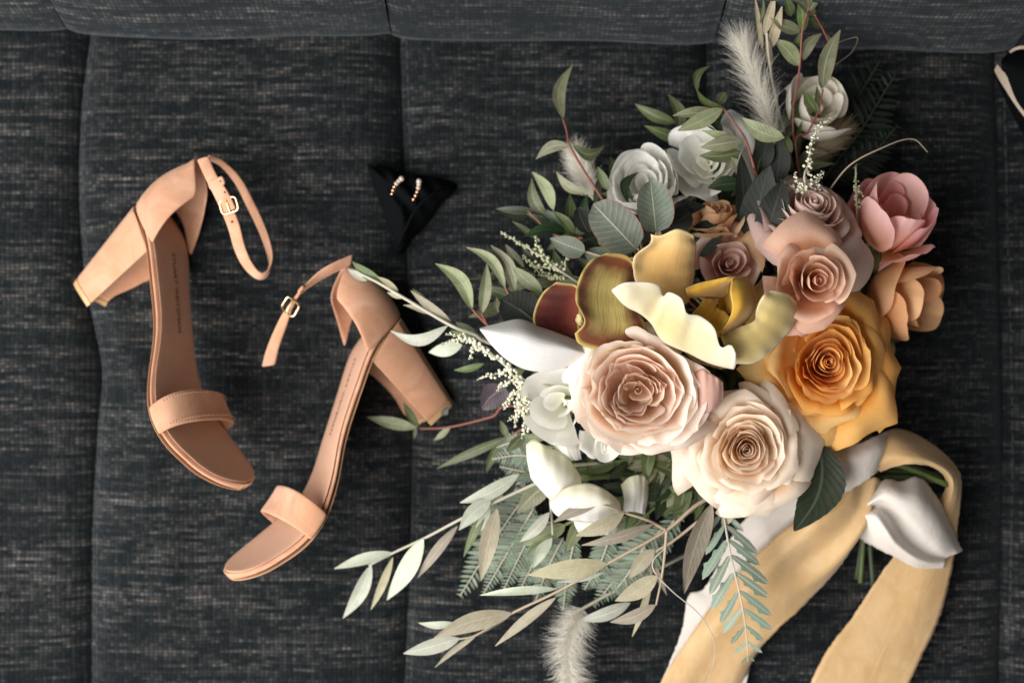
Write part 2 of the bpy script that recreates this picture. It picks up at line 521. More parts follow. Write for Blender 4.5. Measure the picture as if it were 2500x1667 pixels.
def sole_slab(o, zoff, thick, inset=0.0, rnd=.12, x0=0, x1=21.95, crown=0.0, zfun=None):
    """a slab following the sole: top at ZTOP+zoff"""
    xs = [x for x in XS if x0 <= x <= x1]
    prof = [(0.0, 0.0), (.5, 0), (.82, 0), (1, -rnd), (1, -thick + rnd), (.82, -thick), (0, -thick)]
    V, F, U = [], [], []
    ring = []
    for i, x in enumerate(xs):
        a = interp(WO, x); b = interp(WI, x)
        c = (a - b) / 2; hw = (a + b) / 2
        hw = max(hw - inset, .02)
        xx = x + (inset if x < .8 else 0) * (1 - x / .8 if x < .8 else 0)
        if x > 21: xx = x - inset * (x - 21) / .95
        zt = interp(ZTOP, x) + zoff
        sec = [(1, s, d) for s, d in prof] + [(-1, s, d) for s, d in prof[::-1][1:-1]]
        for sg, s, d in sec:
            y = c + sg * s * hw
            z = zt + d + crown * (1 - s * s) * (1 if d > -thick / 2 else 0) + twist(x, y)
            V.append(Vector((xx, y * o, z)) / 100); U.append((x / 22, .5 + sg * s / 2))
    m = len(sec)
    for i in range(len(xs) - 1):
        for k in range(m):
            q = (i * m + k, i * m + (k + 1) % m, (i + 1) * m + (k + 1) % m, (i + 1) * m + k)
            F.append(q if o < 0 else q[::-1])
    F.append(tuple(range(m))); F.append(tuple((len(xs) - 1) * m + k for k in range(m))[::-1])
    return V, F, U

def local_obj(name, g, mat, parent, **kw):
    return link(name, mesh(name, *g), mat, parent, **kw)

def cup_surface(o):
    def f(a, b):
        # a runs outer front -> back -> inner front, b runs base -> top
        zb = 7.45 + .25 * sin(pi * a)
        xf = 4.35 * (1 - b) + 3.2 * b - .15 * sin(pi * b)
        xbk = 0.0 - .38 * sin(pi * min(1, b * 1.15)) ** .9 * (1 if b < .87 else 0) + .6 * b ** 1.5
        wd = 2.50 * (1 - b) + .70 * b + .42 * sin(pi * b)
        ang = pi * a
        ex = 0.72
        cx = cos(ang); sx = sin(ang)
        y = wd * (abs(cx) ** ex) * (1 if cx > 0 else -1) + .60 * b
        x = xf - (xf - xbk) * (sx ** .80)
        top = 11.75 + 1.55 * max(0, sx) ** .55
        z = zb + (top - zb) * b
        return Vector((x, y * o, z)) / 100
    return grid(41, 22, f)

def heel_block(o, z0, z1, grow=0.0, ztop=None):
    """block heel with a hollow front; loft from the tip to the seat"""
    def sec(t):
        xb = .95 * (1 - t) + .02 * t - .12 * sin(pi * t) * 0
        xf = 3.85 * (1 - t) + 4.45 * t
        wd = 1.60 * (1 - t) + 2.42 * t
        pts = []
        for k in range(9):                              # back, rounded
            an = -pi / 2 + pi * k / 8
            pts.append((xb + (xf - xb) * .42 * (1 - cos(an) ** .75), wd * sin(an) if abs(sin(an)) < .999 else wd * (1 if an > 0 else -1)))
        pts = [(x - grow * .6, y + (grow if y > 0 else -grow)) for x, y in pts]
        for k in range(9):                              # front, hollow
            s = k / 8
            y = wd * (1 - 2 * s)
            pts.append((xf + grow - .85 * (sin(pi * s) ** .8), y + (grow if y > 0 else -grow) * (abs(1 - 2 * s))))
        return pts
    n = 16
    V, F, U = [], [], []
    for j in range(n + 1):
        s = j / n
        for (x, y) in sec((z0 + (z1 - z0) * s) / 7.6):
            zz = z0 + (z1 - z0) * s
            if ztop: zz = z0 + (interp(ZTOP, max(0, x)) - ztop - z0) * s
            V.append(Vector((x, y * o, zz)) / 100); U.append((0, s))
    m = 18
    for j in range(n):
        for k in range(m):
            q = (j * m + k, j * m + (k + 1) % m, (j + 1) * m + (k + 1) % m, (j + 1) * m + k)
            F.append(q if o > 0 else q[::-1])
    F.append(tuple(range(m))[::-1] if o > 0 else tuple(range(m)))
    F.append(tuple(n * m + k for k in range(m)) if o > 0 else tuple(n * m + k for k in range(m))[::-1])
    return V, F, U

def toe_strap(o):
    def f(a, b):
        th = pi * a
        c, s = cos(th), sin(th)
        xm = 15.55 + .55 * (1 - a) * 0 + .35 * s
        wd = 1.0 + .06 * s
        x = xm + (b * 2 - 1) * wd
        wo = interp(WO, x) + .12; wi = interp(WI, x) + .12
        y = (wo if c > 0 else wi) * (abs(c) ** .80) * (1 if c > 0 else -1)
        base = interp(ZTOP, x) - .45 + twist(x, y)
        hgt = 2.65 - .6 * (b - .2)
        z = base + hgt * (s ** .72) + .02 * sin(5 * a)
        return Vector((x, y * o, z)) / 100
    return grid(37, 9, f)

def text_mesh(body, size):
    cu = bpy.data.curves.new('stamp', 'FONT')
    cu.body = body; cu.size = size; cu.align_x = 'LEFT'; cu.align_y = 'CENTER'
    cu.resolution_u = 2
    to = bpy.data.objects.new('tmp_text', cu); COL.objects.link(to)
    bpy.context.view_layer.update()
    dg = bpy.context.evaluated_depsgraph_get()
    me = bpy.data.meshes.new_from_object(to.evaluated_get(dg))
    V = [v.co.copy() for v in me.vertices]; F = [tuple(p.vertices) for p in me.polygons]
    bpy.data.objects.remove(to); bpy.data.meshes.remove(me)
    return V, F

def rect_ring(w_, h_, r, o_r, seg=4):
    """closed rounded rectangle path in the XY plane"""
    pts = []
    for cx, cy, a0 in ((w_/2-r, h_/2-r, 0), (-w_/2+r, h_/2-r, pi/2), (-w_/2+r, -h_/2+r, pi), (w_/2-r, -h_/2+r, 3*pi/2)):
        for k in range(seg + 1):
            an = a0 + pi/2*k/seg
            pts.append(Vector((cx + r*cos(an), cy + r*sin(an), 0)))
    V, F, U = [], [], []
    n = len(pts); sg = 8
    for i, p in enumerate(pts):
        t = (pts[(i+1) % n] - pts[i-1]).normalized(); b = Vector((0, 0, 1)); a = t.cross(b)
        for k in range(sg):
            th = 2*pi*k/sg
            V.append(p + a*(o_r*cos(th)) + b*(o_r*sin(th))); U.append((0, 0))
    for i in range(n):
        for k in range(sg):
            F.append((i*sg+k, i*sg+(k+1) % sg, ((i+1) % n)*sg+(k+1) % sg, ((i+1) % n)*sg+k))
    return V, F, U

def xform(g, m):
    return [m @ v for v in g[0]], g[1], g[2]

def frame_at(c, xdir, ydir):
    x = xdir.normalized(); z = x.cross(ydir).normalized()
    if z.z < 0: z = -z
    y = z.cross(x)
    return Matrix(((x.x, y.x, z.x, c.x), (x.y, y.y, z.y, c.y), (x.z, y.z, z.z, c.z), (0, 0, 0, 1)))

TSIGN = 1
M['stitch'] = plain('tan_thread', (.62, .40, .27), .7, nscale=300)
def make_sandal(o, Rm, t, label, strap_pts, over_pts, keeper, buckle, holes):
    R4 = Matrix([list(Rm[0]) + [t[0]], list(Rm[1]) + [t[1]], list(Rm[2]) + [t[2]], [0, 0, 0, 1]])
    q = R4.to_3x3().to_quaternion()
    e = link('sandal', None, label=label, cat='sandal', group='pair of tan block heel sandals')
    e.empty_display_size = .02
    e.rotation_mode = 'QUATERNION'; e.rotation_quaternion = q; e.location = t
    inv = (Matrix.Translation(Vector(t)) @ q.to_matrix().to_4x4()).inverted()
    def W(name, g, mat, par=e):                      # geometry given in the world, stored in the shoe's frame
        return local_obj(name, xform(g, inv), mat, par)
    s = subsurf(local_obj('sole', sole_slab(o, -.03, .56, rnd=.20), M['suede'], e), 1)
    subsurf(local_obj('outsole', sole_slab(o, -.59, .16, inset=.03, rnd=.05), M['outsole'], e), 1)
    ins = subsurf(local_obj('insole', sole_slab(o, .05, .12, inset=.20, rnd=.04), M['lining'], e), 1)
    # stamped maker's name along the insole
    TV, TF = text_mesh('STUART WEITZMAN', .62)
    x1 = max(v.x for v in TV)
    k = 5.2 / x1
    out = []
    for v in TV:
        x = 4.6 + v.x * k; y = v.y * 1.0
        out.append(Vector((x, TSIGN * v.y, interp(ZTOP, x) + .075)) / 100)
    TFF = TF
    link('stamped_lettering', mesh('stamped_lettering', out, TFF, None, False), M['ink'], ins)
    subsurf(solidify(local_obj('heel_cup', cup_surface(o), M['suede'], e), .0016, 0), 1)
    hl = bevel(local_obj('heel', heel_block(o, .42, 7.6, ztop=.62), M['suede_b'], e), .0008)
    bevel(local_obj('heel_tip', heel_block(o, 0, .415, grow=.02), M['tip'], hl), .0006)
    ts = subsurf(solidify(local_obj('toe_strap', toe_strap(o), M['suede'], e), .0018, 1), 1)
    TG = toe_strap(o)[0]
    gs = []
    for j in (1, 7):
        for i in range(3, 34):
            a_, b_ = TG[j * 37 + i], TG[j * 37 + i + 1]
            d_ = Vector((0, 0, .0002)) + (Vector(((a_.x + b_.x) / 2, 0, (a_.z + b_.z) / 2)) - Vector(((a_.x + b_.x) / 2, 0, .012))).normalized() * .0012
            gs.append(tube([a_.lerp(b_, .15) + d_, a_.lerp(b_, .8) + d_], .00028, n=1, seg=5))
    link('stitching', mesh('stitching', *join(*gs)), M['stitch'], ts, kind='stuff')
    st = subsurf(solidify(W('ankle_strap', strip(strap_pts, .0108, nu=4, n=60, crown=.0004), M['suede']), .0016, 0), 1)
    if over_pts:
        subsurf(solidify(W('strap_end', strip(over_pts, .0104, nu=4, n=30, crown=.0004), M['suede'], st), .0014, 0), 1)
    c, xd, yd = keeper
    m = frame_at(c, xd, yd)
    W('keeper_loop', xform(rect_ring(.0042, .0112, .0008, .0013), m @ Matrix.Rotation(0, 4, 'X')), M['suede'], st)
    c, xd, yd = buckle
    m = frame_at(c, xd, yd)
    W('buckle', xform(rect_ring(.0105, .0140, .0028, .00085), m), M['gold'], st)
    W('buckle_pin', xform(tube([Vector((-.0052, 0, .0008)), Vector((0, 0, .0016)), Vector((.0050, 0, .0010))], .0006), m), M['gold'], st)
    for c in holes:
        W('strap_hole', tube([c, c + Vector((0, 0, .0004))], .0008, seg=10, n=1), M['hole'], st)
    return e

V3 = lambda *a: Vector(a)
# the left-hand one in the photo: a right-foot sandal resting on its inner side
RL = [[0.5703, 0.3572, 0.7397], [-0.7551, -0.1265, 0.6433], [0.3233, -0.9254, 0.1976]]
TL = (-0.3319, 0.0527, 0.0)
front = V3(.85, .30, .42); sidew = V3(.35, .1, .93)
sp = [(P(494, 388, 4.0), V3(.8, .2, .55)), (P(515, 430, 5.2), V3(.9, .2, .4)), (P(545, 490, 5.6), front), (P(570, 550, 5.4), front), (P(585, 605, 5.0), V3(.8, .35, .5)),
      (P(606, 648, 4.4), V3(.6, .45, .65)), (P(634, 674, 3.9), V3(.25, .45, .85)), (P(656, 662, 3.5), V3(.1, .2, .97)), (P(660, 625, 3.2), V3(.45, .1, .88)),
      (P(642, 565, 3.1), V3(.6, .15, .78)), (P(612, 500, 3.0), V3(.65, .2, .74)), (P(580, 440, 2.9), V3(.6, .2, .77)), (P(540, 398, 3.0), V3(.4, .2, .88)), (P(505, 384, 3.6), V3(.4, .2, .88))]
ov = [(P(495, 386, 4.8), V3(.9, .2, .35)), (P(516, 432, 5.7), V3(.9, .2, .4)), (P(544, 475, 6.0), front), (P(563, 515, 6.0), front)]
make_sandal(-1, RL, TL, 'tan suede block heel sandal with its ankle strap buckled into a closed loop', sp, ov,
            (P(529, 447, 5.9), P(553, 490, 5.6) - P(533, 430, 5.6), V3(.9, .25, .35)),
            (P(559, 502, 6.05), P(570, 550, 5.7) - P(553, 490, 5.7), V3(.9, .25, .35)),
            [P(549, 470, 6.18), P(566, 542, 5.65)])
# the right-hand one: a left-foot sandal, strap end hanging free
RR = [[-0.6853, 0.3990, -0.6092], [-0.6352, 0.0817, 0.7681], [0.3563, 0.9133, 0.1975]]
TR = (-0.0405, -0.0398, -0.0078)
wv = V3(.55, .75, .30)
sp = [(P(852, 640, 3.4), V3(.3, .55, .6)), (P(815, 655, 4.0), V3(.35, .75, .5)), (P(775, 680, 4.4), wv), (P(735, 712, 4.6), V3(.6, .7, .3)), (P(704, 756, 4.4), V3(.8, .5, .3)),
      (P(683, 805, 4.0), V3(.92, .3, .2)), (P(666, 850, 3.5), V3(.95, .22, .2)), (P(655, 893, 2.9), V3(.97, .15, .15))]
ov = [(P(858, 634, 4.0), V3(.2, .7, .6)), (P(815, 652, 4.6), V3(.35, .75, .5)), (P(775, 672, 4.9), wv), (P(738, 706, 5.0), V3(.6, .7, .3)), (P(715, 738, 4.9), V3(.75, .6, .3))]
make_sandal(1, RR, TR, 'tan suede block heel sandal with its buckled ankle strap end hanging loose', sp, ov,
            (P(738, 706, 5.05), P(715, 738, 4.9) - P(755, 690, 5.0), V3(.6, .7, .3)),
            (P(709, 749, 5.0), P(700, 764, 4.7) - P(720, 730, 4.9), V3(.7, .6, .3)),
            [P(718, 733, 5.12)])

# ------------------------------------------------------------------ black pouch, earrings, dark corner piece
def pouch():
    zs = lambda p, h: Vector((p.x, p.y, h))
    outl = [(205, 190), (340, 225), (480, 190), (740, 290), (1150, 350), (1600, 480), (1550, 640), (1400, 760), (1150, 1100), (900, 1330), (720, 1568), (640, 1500), (590, 1300), (510, 1050), (400, 760), (280, 430)]
    ring = resample([ZP(x, y, 1.0) for x, y in outl + outl[:1]], 49)[:-1]
    c = ZP(800, 700, 1.4)
    V, U, F = [], [], []
    nr = 14
    for j in range(nr + 1):
        r = 1 - j / (nr + 0.0)
        for i, p in enumerate(ring):
            q = c.lerp(p, r)
            a = i / len(ring) * 2 * pi
            h = .009 + .019 * (1 - r ** 2.2) + .0020 * sin(5 * a + 1) * r
            # pleats radiating towards the lower point
            h += .0024 * sin((q.x - c.x) * 420 + (q.y - c.y) * 160 + 2 * sin((q.y - c.y) * 90)) * (1 - r ** 4)
            if j == 0: h = seat_h(q.x, q.y) - .001
            V.append(zs(q, h)); U.append((a, r))
    m = len(ring)
    for j in range(nr):
        for i in range(m):
            F.append((j * m + i, j * m + (i + 1) % m, (j + 1) * m + (i + 1) % m, (j + 1) * m + i))
    return V, F, U
pb = empty('pouch', ZP(800, 700, 0.2), label='small black fabric pouch crumpled on the sofa beneath the earrings', cat='pouch')
wobj('cloth', pouch(), M['black'], pb)
wobj('drawstring', tube([ZP(1500, 560, 2.2), ZP(1250, 640, 3.4), ZP(1000, 860, 3.6), ZP(820, 1180, 2.9), ZP(700, 1450, 2.0)], .0011, n=24), M['black'], pb)

def uvsphere(c, r, n=10, m=7, sq=1.0):
    return grid(n, m, lambda a, b: c + Vector((r * sin(pi * b) * cos(2 * pi * a), r * sin(pi * b) * sin(2 * pi * a), r * sq * cos(pi * b))), True)
M['pearl'] = plain('pearl', (.52, .43, .36), .22, namp=.05, spec=.6)
M['rosegold'] = plain('rose_gold', (.70, .42, .28), .26, 1.0, namp=.08)
def earring(beads, label):
    e = empty('earring', ZP(*beads[0], 3.4), label=label, cat='earring', group='pair of beaded earrings')
    pts = [ZP(x, y, 3.75) for x, y in beads]
    wobj('bar', tube(pts, .0009, n=20), M['rosegold'], e)
    rad = [.0032, .0026, .0026, .0024, .0023, .0022]
    for i in range(6):
        p = cr(pts, i / 5) + Vector((0, 0, .0008))
        wobj('pearl' if i < 2 else 'bead', uvsphere(p, rad[i] * .66), M['pearl'] if i < 3 else M['rosegold'], e)
earring([(755, 420), (690, 480), (640, 560), (610, 650)], 'bent beaded earring with pearl end on the black pouch, on its sandal side')
earring([(1025, 460), (1018, 540), (990, 640), (940, 735)], 'straighter beaded earring with pearl end on the black pouch, on its bouquet side')

# dark cushion corner with a beige edge at the frame's border
M['beige'] = plain('beige_trim', (.36, .30, .24), .9, nscale=300, namp=.3, bump=.6)
cs = empty('throw_cushion', PX(2560, 190, 1.5), label='corner of a black throw cushion with a beige edge strip on the sofa', cat='cushion')
wobj('cover', patch([[PX(2462, 128, 1), PX(2560, 90, 1.5), PX(2760, 40, 2)], [PX(2445, 148, 4), PX(2560, 160, 7.5), PX(2760, 130, 8.5)], [PX(2445, 170, 4), PX(2530, 260, 7), PX(2760, 320, 8)], [PX(2428, 190, .6), PX(2500, 330, 1), PX(2620, 480, 1)]], 24, 18), M['black'], cs)
wobj('edge_strip', join(patch([[PX(2434, 158, 3.4), PX(2470, 196, 5), PX(2520, 235, 6), PX(2640, 330, 6.5)], [PX(2428, 172, 2.6), PX(2456, 222, 4), PX(2498, 285, 4.6), PX(2600, 430, 5)]], 22, 5, .0006, 3)), M['beige'], cs)
wobj('piping', tube([PX(2466, 128, 3.2), PX(2482, 119, 3.6), PX(2510, 116, 4), PX(2600, 120, 4)], .0011, .0018), M['beige'], cs)

# ------------------------------------------------------------------ bouquet
BND = P(2135, 1135, 4.2)        # where the stems are bound
bq = empty('bouquet', P(1900, 1000, 0.3), label='loose bridal bouquet of blush and mustard roses, orchids, olive and fern tied with silk ribbon', cat='bouquet')

M['stem_green'] = plain('green_stem', (.10, .14, .045), .55, nscale=200)
M['stem_dark'] = plain('dark_stem', (.045, .065, .03), .6, nscale=200)
M['stem_olive'] = plain('olive_twig', (.36, .29, .21), .6, nscale=200)
M['stem_pale'] = plain('pale_twig', (.45, .43, .35), .6, nscale=200)
M['stem_red'] = plain('red_stem', (.20, .06, .045), .5, nscale=200)
M['sepal'] = leaf_mat('sepal', (.09, .13, .04), (.14, .18, .07), (.2, .22, .1))

PM = {
 'blush': petal_mat('blush_petal', (0.86, 0.47, 0.22), (0.91, 0.67, 0.5), (0.96, 0.86, 0.78), .40, .4, .14),
 'blush_back': petal_mat('mauve_back_petal', (.66, .39, .33), (.70, .43, .37), (.70, .43, .38), .15, .5, .2),
 'cream': petal_mat('cream_peach_petal', (0.93, 0.5, 0.14), (0.93, 0.66, 0.41), (0.97, 0.87, 0.75), .40, .5, .14),
 'mustard': petal_mat('mustard_petal', (0.66, 0.22, 0.018), (0.87, 0.42, 0.07), (0.94, 0.6, 0.22), .40, .5, .14),
 'tan': petal_mat('dusty_peach_petal', (0.33, 0.1, 0.045), (0.78, 0.44, 0.26), (0.9, 0.64, 0.5), .40, .4, .14),
 'mauve': petal_mat('mauve_petal', (0.6, 0.32, 0.23), (0.74, 0.47, 0.38), (0.87, 0.69, 0.63), .40, .4, .14),
 'pinkish': petal_mat('dusty_pink_petal', (0.52, 0.27, 0.2), (0.76, 0.49, 0.4), (0.86, 0.69, 0.63), .40, .4, .14),
 'caramel': petal_mat('caramel_petal', (0.56, 0.28, 0.1), (0.78, 0.47, 0.24), (0.84, 0.57, 0.35), .40, .4, .14),
 'pink': petal_mat('pink_petal', (0.9, 0.54, 0.26), (0.92, 0.5, 0.36), (0.93, 0.56, 0.55), .40, .3, .14),
 'terra': petal_mat('terracotta_petal', (0.58, 0.22, 0.05), (0.8, 0.38, 0.14), (0.88, 0.53, 0.29), .25, .4, .25),
 'white': petal_mat('white_petal', (0.84, 0.84, 0.64), (0.92, 0.92, 0.86), (0.94, 0.94, 0.92), .40, .08, .14),
 'ivory': petal_mat('ivory_petal', (0.78, 0.72, 0.56), (0.89, 0.85, 0.75), (0.91, 0.88, 0.8), .40, .2, .14),
}

def rose(name, label, px, py, zc, R, axis, N, mat, style='tea', seed=1, Hk=.85, spin=0.0, tip=.5, ruf=.5, open_=1.0, outer=None, outer_n=0, core=True, rollk=1.0, warp=1.0, close=0.0):
    """spiral of separate petals round an axis; px, py, zc = where the rim's middle stands"""
    rnd = random.Random(seed)
    ax = Vector(axis).normalized()
    q = Vector((0, 0, 1)).rotation_difference(ax) @ Quaternion((0, 0, 1), spin)
    R = R / 100.0; H = R * Hk
    top = P(px, py, zc)
    loc = top - ax * H
    inv = (Matrix.Translation(loc) @ q.to_matrix().to_4x4()).inverted()
    # receptacle and stem are the flower's own mesh
    b0 = loc - ax * (R * .20)
    pts = [loc + ax * (R * .06), b0, b0.lerp(BND, .35) - Vector((0, 0, .008)), BND + Vector((rnd.uniform(-.008, .008), rnd.uniform(-.008, .008), rnd.uniform(-.008, .006)))]
    bulb = grid(10, 7, lambda a, b: Vector((sin(pi * b) * cos(2 * pi * a) * R * .20, sin(pi * b) * sin(2 * pi * a) * R * .20, -R * .05 + cos(pi * b) * R * .17)), True)
    g = join(bulb, xform(tube(pts, .0026, .0022, n=14), inv))
    o = link(name, mesh(name, *g), M['stem_green'], bq, label=label)
    o.rotation_mode = 'QUATERNION'; o.rotation_quaternion = q
    o.location = loc - WL[bq.name]
    for k in range(5):                                   # sepals
        az = 2 * pi * k / 5 + .3
        def sf(a, b, az=az):
            wd = R * .12 * (sin(pi * min(1, .15 + .85 * b)) ** .7) * (2 * a - 1)
            r = R * (.14 + .42 * b); z = -R * (.02 + .18 * b * b)
            return Vector((r * cos(az) - wd * sin(az), r * sin(az) + wd * cos(az), z))
        link('sepal', mesh('sepal', *grid(3, 6, sf)), M['sepal'], o)
    GA = 2.39996
    wp = [rnd.uniform(0, 6.28) for _ in range(4)]
    for i in range(N):
        t = i / max(1, N - 1)
        az = i * GA + rnd.uniform(-.5, .5)
        isout = outer_n and i >= N - outer_n
        if style == 'cup':
            rt = R * (.10 + .90 * t ** .78) * rnd.uniform(.92, 1.06)
            zt = H * (interp([(0, .58), (.25, .78), (.5, .98), (.72, .99), (.88, .84), (1, .62)], t)) * rnd.uniform(.90, 1.08)
            half = interp([(0, 1.6), (.15, 1.3), (.4, 1.02), (.7, .90), (1, .86)], t) * rnd.uniform(.85, 1.12)
            roll = interp([(0, 0), (.3, .02), (.6, .10), (.85, .26), (1, .42)], t)
            lean = interp([(0, -.10), (.4, .05), (.7, .0), (1, .0)], t)
        else:
            rt = R * (.055 + .945 * t ** 1.02) * rnd.uniform(.91, 1.07)
            zt = H * (interp([(0, 1.0), (.2, 1.02), (.4, .97), (.6, .86), (.8, .66), (1, .40)], t)) * rnd.uniform(.90, 1.08)
            half = interp([(0, 2.4), (.12, 1.9), (.3, 1.4), (.6, 1.02), (1, .80)], t) * rnd.uniform(.85, 1.12)
            roll = interp([(0, .0), (.2, .03), (.45, .12), (.7, .30), (1, .50)], t) * open_
            lean = 0
        roll *= rollk * rnd.uniform(.6, 1.4)
        ox = oy = 0.0
        if style == 'cup' and N > 25 and t < .42:           # quartered, crumpled middle
            k_ = rnd.uniform(0, 6.28); d_ = R * .20 * rnd.random() ** .5 * (1 - t)
            ox, oy = d_ * cos(k_), d_ * sin(k_)
            rt *= .80; zt *= rnd.uniform(.86, 1.08); half *= rnd.uniform(.55, 1.0)
        lean += close * t
        ph = [rnd.uniform(0, 6.28) for _ in range(5)]
        fq = (rnd.uniform(2, 4.5), rnd.uniform(1.5, 3), rnd.uniform(7, 11))
        rw = ruf * interp([(0, .3), (.5, 1), (1, 1.1)], t)
        sgn = 1
        tp = tip * rnd.uniform(.5, 1.3) * interp([(0, .2), (.4, .6), (1, 1)], t)
        asym = rnd.uniform(-.12, .12)
        lift = max(0, 1 - t / .38) * (.62 if style == 'tea' else .45)
        p0 = Vector((R * .05 * (1 + t) * (1 - .6 * lift), -.02 * R + lift * zt))
        p1 = Vector((rt * (.80 if style == 'cup' else .72), -.02 * H + (.10 + .62 * lift) * zt))
        cc = [(rnd.uniform(-.75, .75), rnd.uniform(.06, .16), rnd.uniform(-.5, 1.0)) for _ in range(3)]
        p2 = Vector((rt * (1.03 - lean), zt * (.62 + .22 * lift)))
        p3 = Vector((rt * (1.0 - lean * 1.5), zt))
        def f(a, b):
            u = 2 * a - 1
            au = abs(u)
            ve = b * (1 - .10 * u * u - .26 * au ** 6 + asym * u * .4)
            s = 1 - ve
            r2 = p0 * s**3 + p1 * (3*s*s*ve) + p2 * (3*s*ve*ve) + p3 * ve**3
            r, z = r2.x, r2.y
            e = max(0, (b - .66) / .34)
            rl = roll * (1 + .35 * sin(2.2 * u + ph[0]))
            r += rt * rl * .50 * e ** 1.5
            z -= rt * rl * .62 * e ** 2.6
            # pointed middle of the rim
            pt = tp * max(0, 1 - au * 2.2) ** 1.6 * e ** 2
            r += rt * .20 * pt; z -= rt * .05 * pt
            # side edges roll back
            sr = max(0, au - .55) / .45
            r += rt * .16 * sr * sr * (roll * 1.6) * b
            z -= rt * .30 * sr * sr * roll * b
            cz = (1 + .6 * t)
            if t > .25:
                for c0, cw, ca in cc:
                    g_ = math.exp(-((u - c0 - .1 * (b - .7)) / cw) ** 2) * ca * rw * max(0, (b - .35) / .65)
                    r += R * .040 * g_; z -= R * .030 * g_ * e
            nk = max(0, sin(fq[0] * u + ph[2]) * sin(fq[1] * u + ph[0]))
            z -= R * .030 * rw * nk * e
            r += R * .0045 * rw * sin(fq[2] * u + ph[4]) * e * cz
            # ruffle
            wv_ = sin(3.3 * u + ph[1]) + .65 * sin(6.1 * u + ph[2] + 3 * b) + .12 * sin(9.5 * u + ph[3])
            r += rt * .028 * rw * wv_ * b ** 2.2
            z += R * .030 * rw * (sin(3.4 * u + ph[4]) + .35 * sin(6.6 * u + ph[3])) * e
            # one flank tucked under the next petal
            r *= 1 + .075 * u * b * (1 if i % 3 else -1)
            th = az + half * u * (.50 + .50 * sin(min(1, b * 1.25) * pi / 2))
            r *= 1 + warp * (.055 * sin(2 * th + wp[0]) + .035 * sin(3 * th + wp[1])) * b
            z += warp * R * (.045 * sin(th + wp[2]) + .04 * sin(2 * th + wp[3])) * b * t
            return Vector((r * cos(th) + ox, r * sin(th) + oy, z))
        nu = 23
        link('petal', mesh('petal', *grid(nu, 13, f)), PM[outer] if (isout and outer) else PM[mat], o)
    if core:                                             # tight folded heart
        for k in range(2):
            a0 = rnd.uniform(0, 6.28)
            hz = H * (.60 if style == 'cup' else .98)
            def cf(a, b):
                th = a0 + (a - .5) * 5.2
                r = R * (.022 + .020 * k + .030 * a) * (.7 + .3 * b)
                return Vector((r * cos(th), r * sin(th), hz * (.35 + .65 * b) * (1 + .05 * sin(5 * a + k))))
            link('petal', mesh('petal', *grid(14, 6, cf)), PM[mat], o)
    return o

# --- roses, front to back
rose('rose', 'full cupped blush rose with ruffled rings of petals below the orchid', 1556, 958, 13.8, 4.08, (-.10, -.04, 1), 46, 'blush', 'cup', 11, .90, 0.3, .15, 1.4)
rose('rose', 'cream peach rose with pointed reflexed petals resting against the dark serrated leaf', 1824, 1100, 12.4, 4.0, (-.10, -.02, 1), 42, 'cream', 'tea', 27, .80, 1.1, .8, .9)
rose('rose', 'large mustard orange rose with crumpled layered petals', 2026, 884, 11.4, 4.75, (.0, .06, 1), 38, 'mustard', 'tea', 39, .70, 2.0, .9, 1.5)
rose('rose', 'dusty peach rose with a deep spiral heart above the mustard rose', 2000, 684, 14.6, 2.95, (.02, -.02, 1), 18, 'tan', 'tea', 41, .95, .6, .5, .6)
rose('rose', 'mauve rose seen from its side, tilted away behind the dusty peach rose', 1990, 488, 10.4, 4.2, (.14, .66, .70), 32, 'mauve', 'tea', 53, .62, .2, .2, .55)
rose('rose', 'small dusty pink rose tucked behind the orchid lip', 1786, 640, 11.3, 2.5, (.05, .12, 1), 14, 'pinkish', 'tea', 61, 1.0, .9, .4, .6)
rose('rose', 'caramel rose in side view behind the round eucalyptus leaves', 1738, 500, 9.0, 2.9, (-.05, .85, .5), 20, 'caramel', 'tea', 67, .85, .3, .5, 1.0)
rose('rose', 'pink and peach cupped rose at the outer edge of the bouquet', 2214, 480, 9.0, 3.8, (.20, .60, .68), 17, 'pink', 'cup', 71, 1.25, .4, .15, .6, rollk=.5, close=.10, core=False)
rose('rose', 'terracotta rose in side view below the pink rose', 2275, 745, 6.4, 3.4, (.72, -.15, .55), 13, 'terra', 'cup', 79, 1.4, 1.2, .15, .5, rollk=.5, core=False)
# --- white flowers
rose('white_rose', 'white rose bud flower beside the pale flower spike', 1343, 985, 10.8, 2.75, (-.40, .0, .9), 9, 'white', 'cup', 83, 1.25, .5, .05, .8, rollk=.8, core=False)
rose('white_rose', 'small white bloom peeking out under the blush rose', 1478, 1100, 9.8, 2.0, (.0, -.55, .8), 9, 'white', 'tea', 89, 1.2, 1.5, .1, .9)
rose('white_rose', 'round white bloom behind the eucalyptus leaves', 1566, 425, 7.6, 3.3, (-.22, .30, .92), 24, 'white', 'cup', 101, 1.0, .2, .05, .6, rollk=.25, close=.16, core=False)
rose('white_rose', 'loose white bloom behind the green sprig', 1712, 378, 8.0, 2.9, (-.40, .15, .90), 14, 'white', 'cup', 103, 1.05, .8, .1, 1.1, core=False)
rose('white_rose', 'ivory round bloom behind the feathery plume', 2006, 240, 6.6, 3.5, (.0, .25, .95), 12, 'ivory', 'cup', 107, 1.0, .2, .05, .35, rollk=.2, close=.24, core=False)

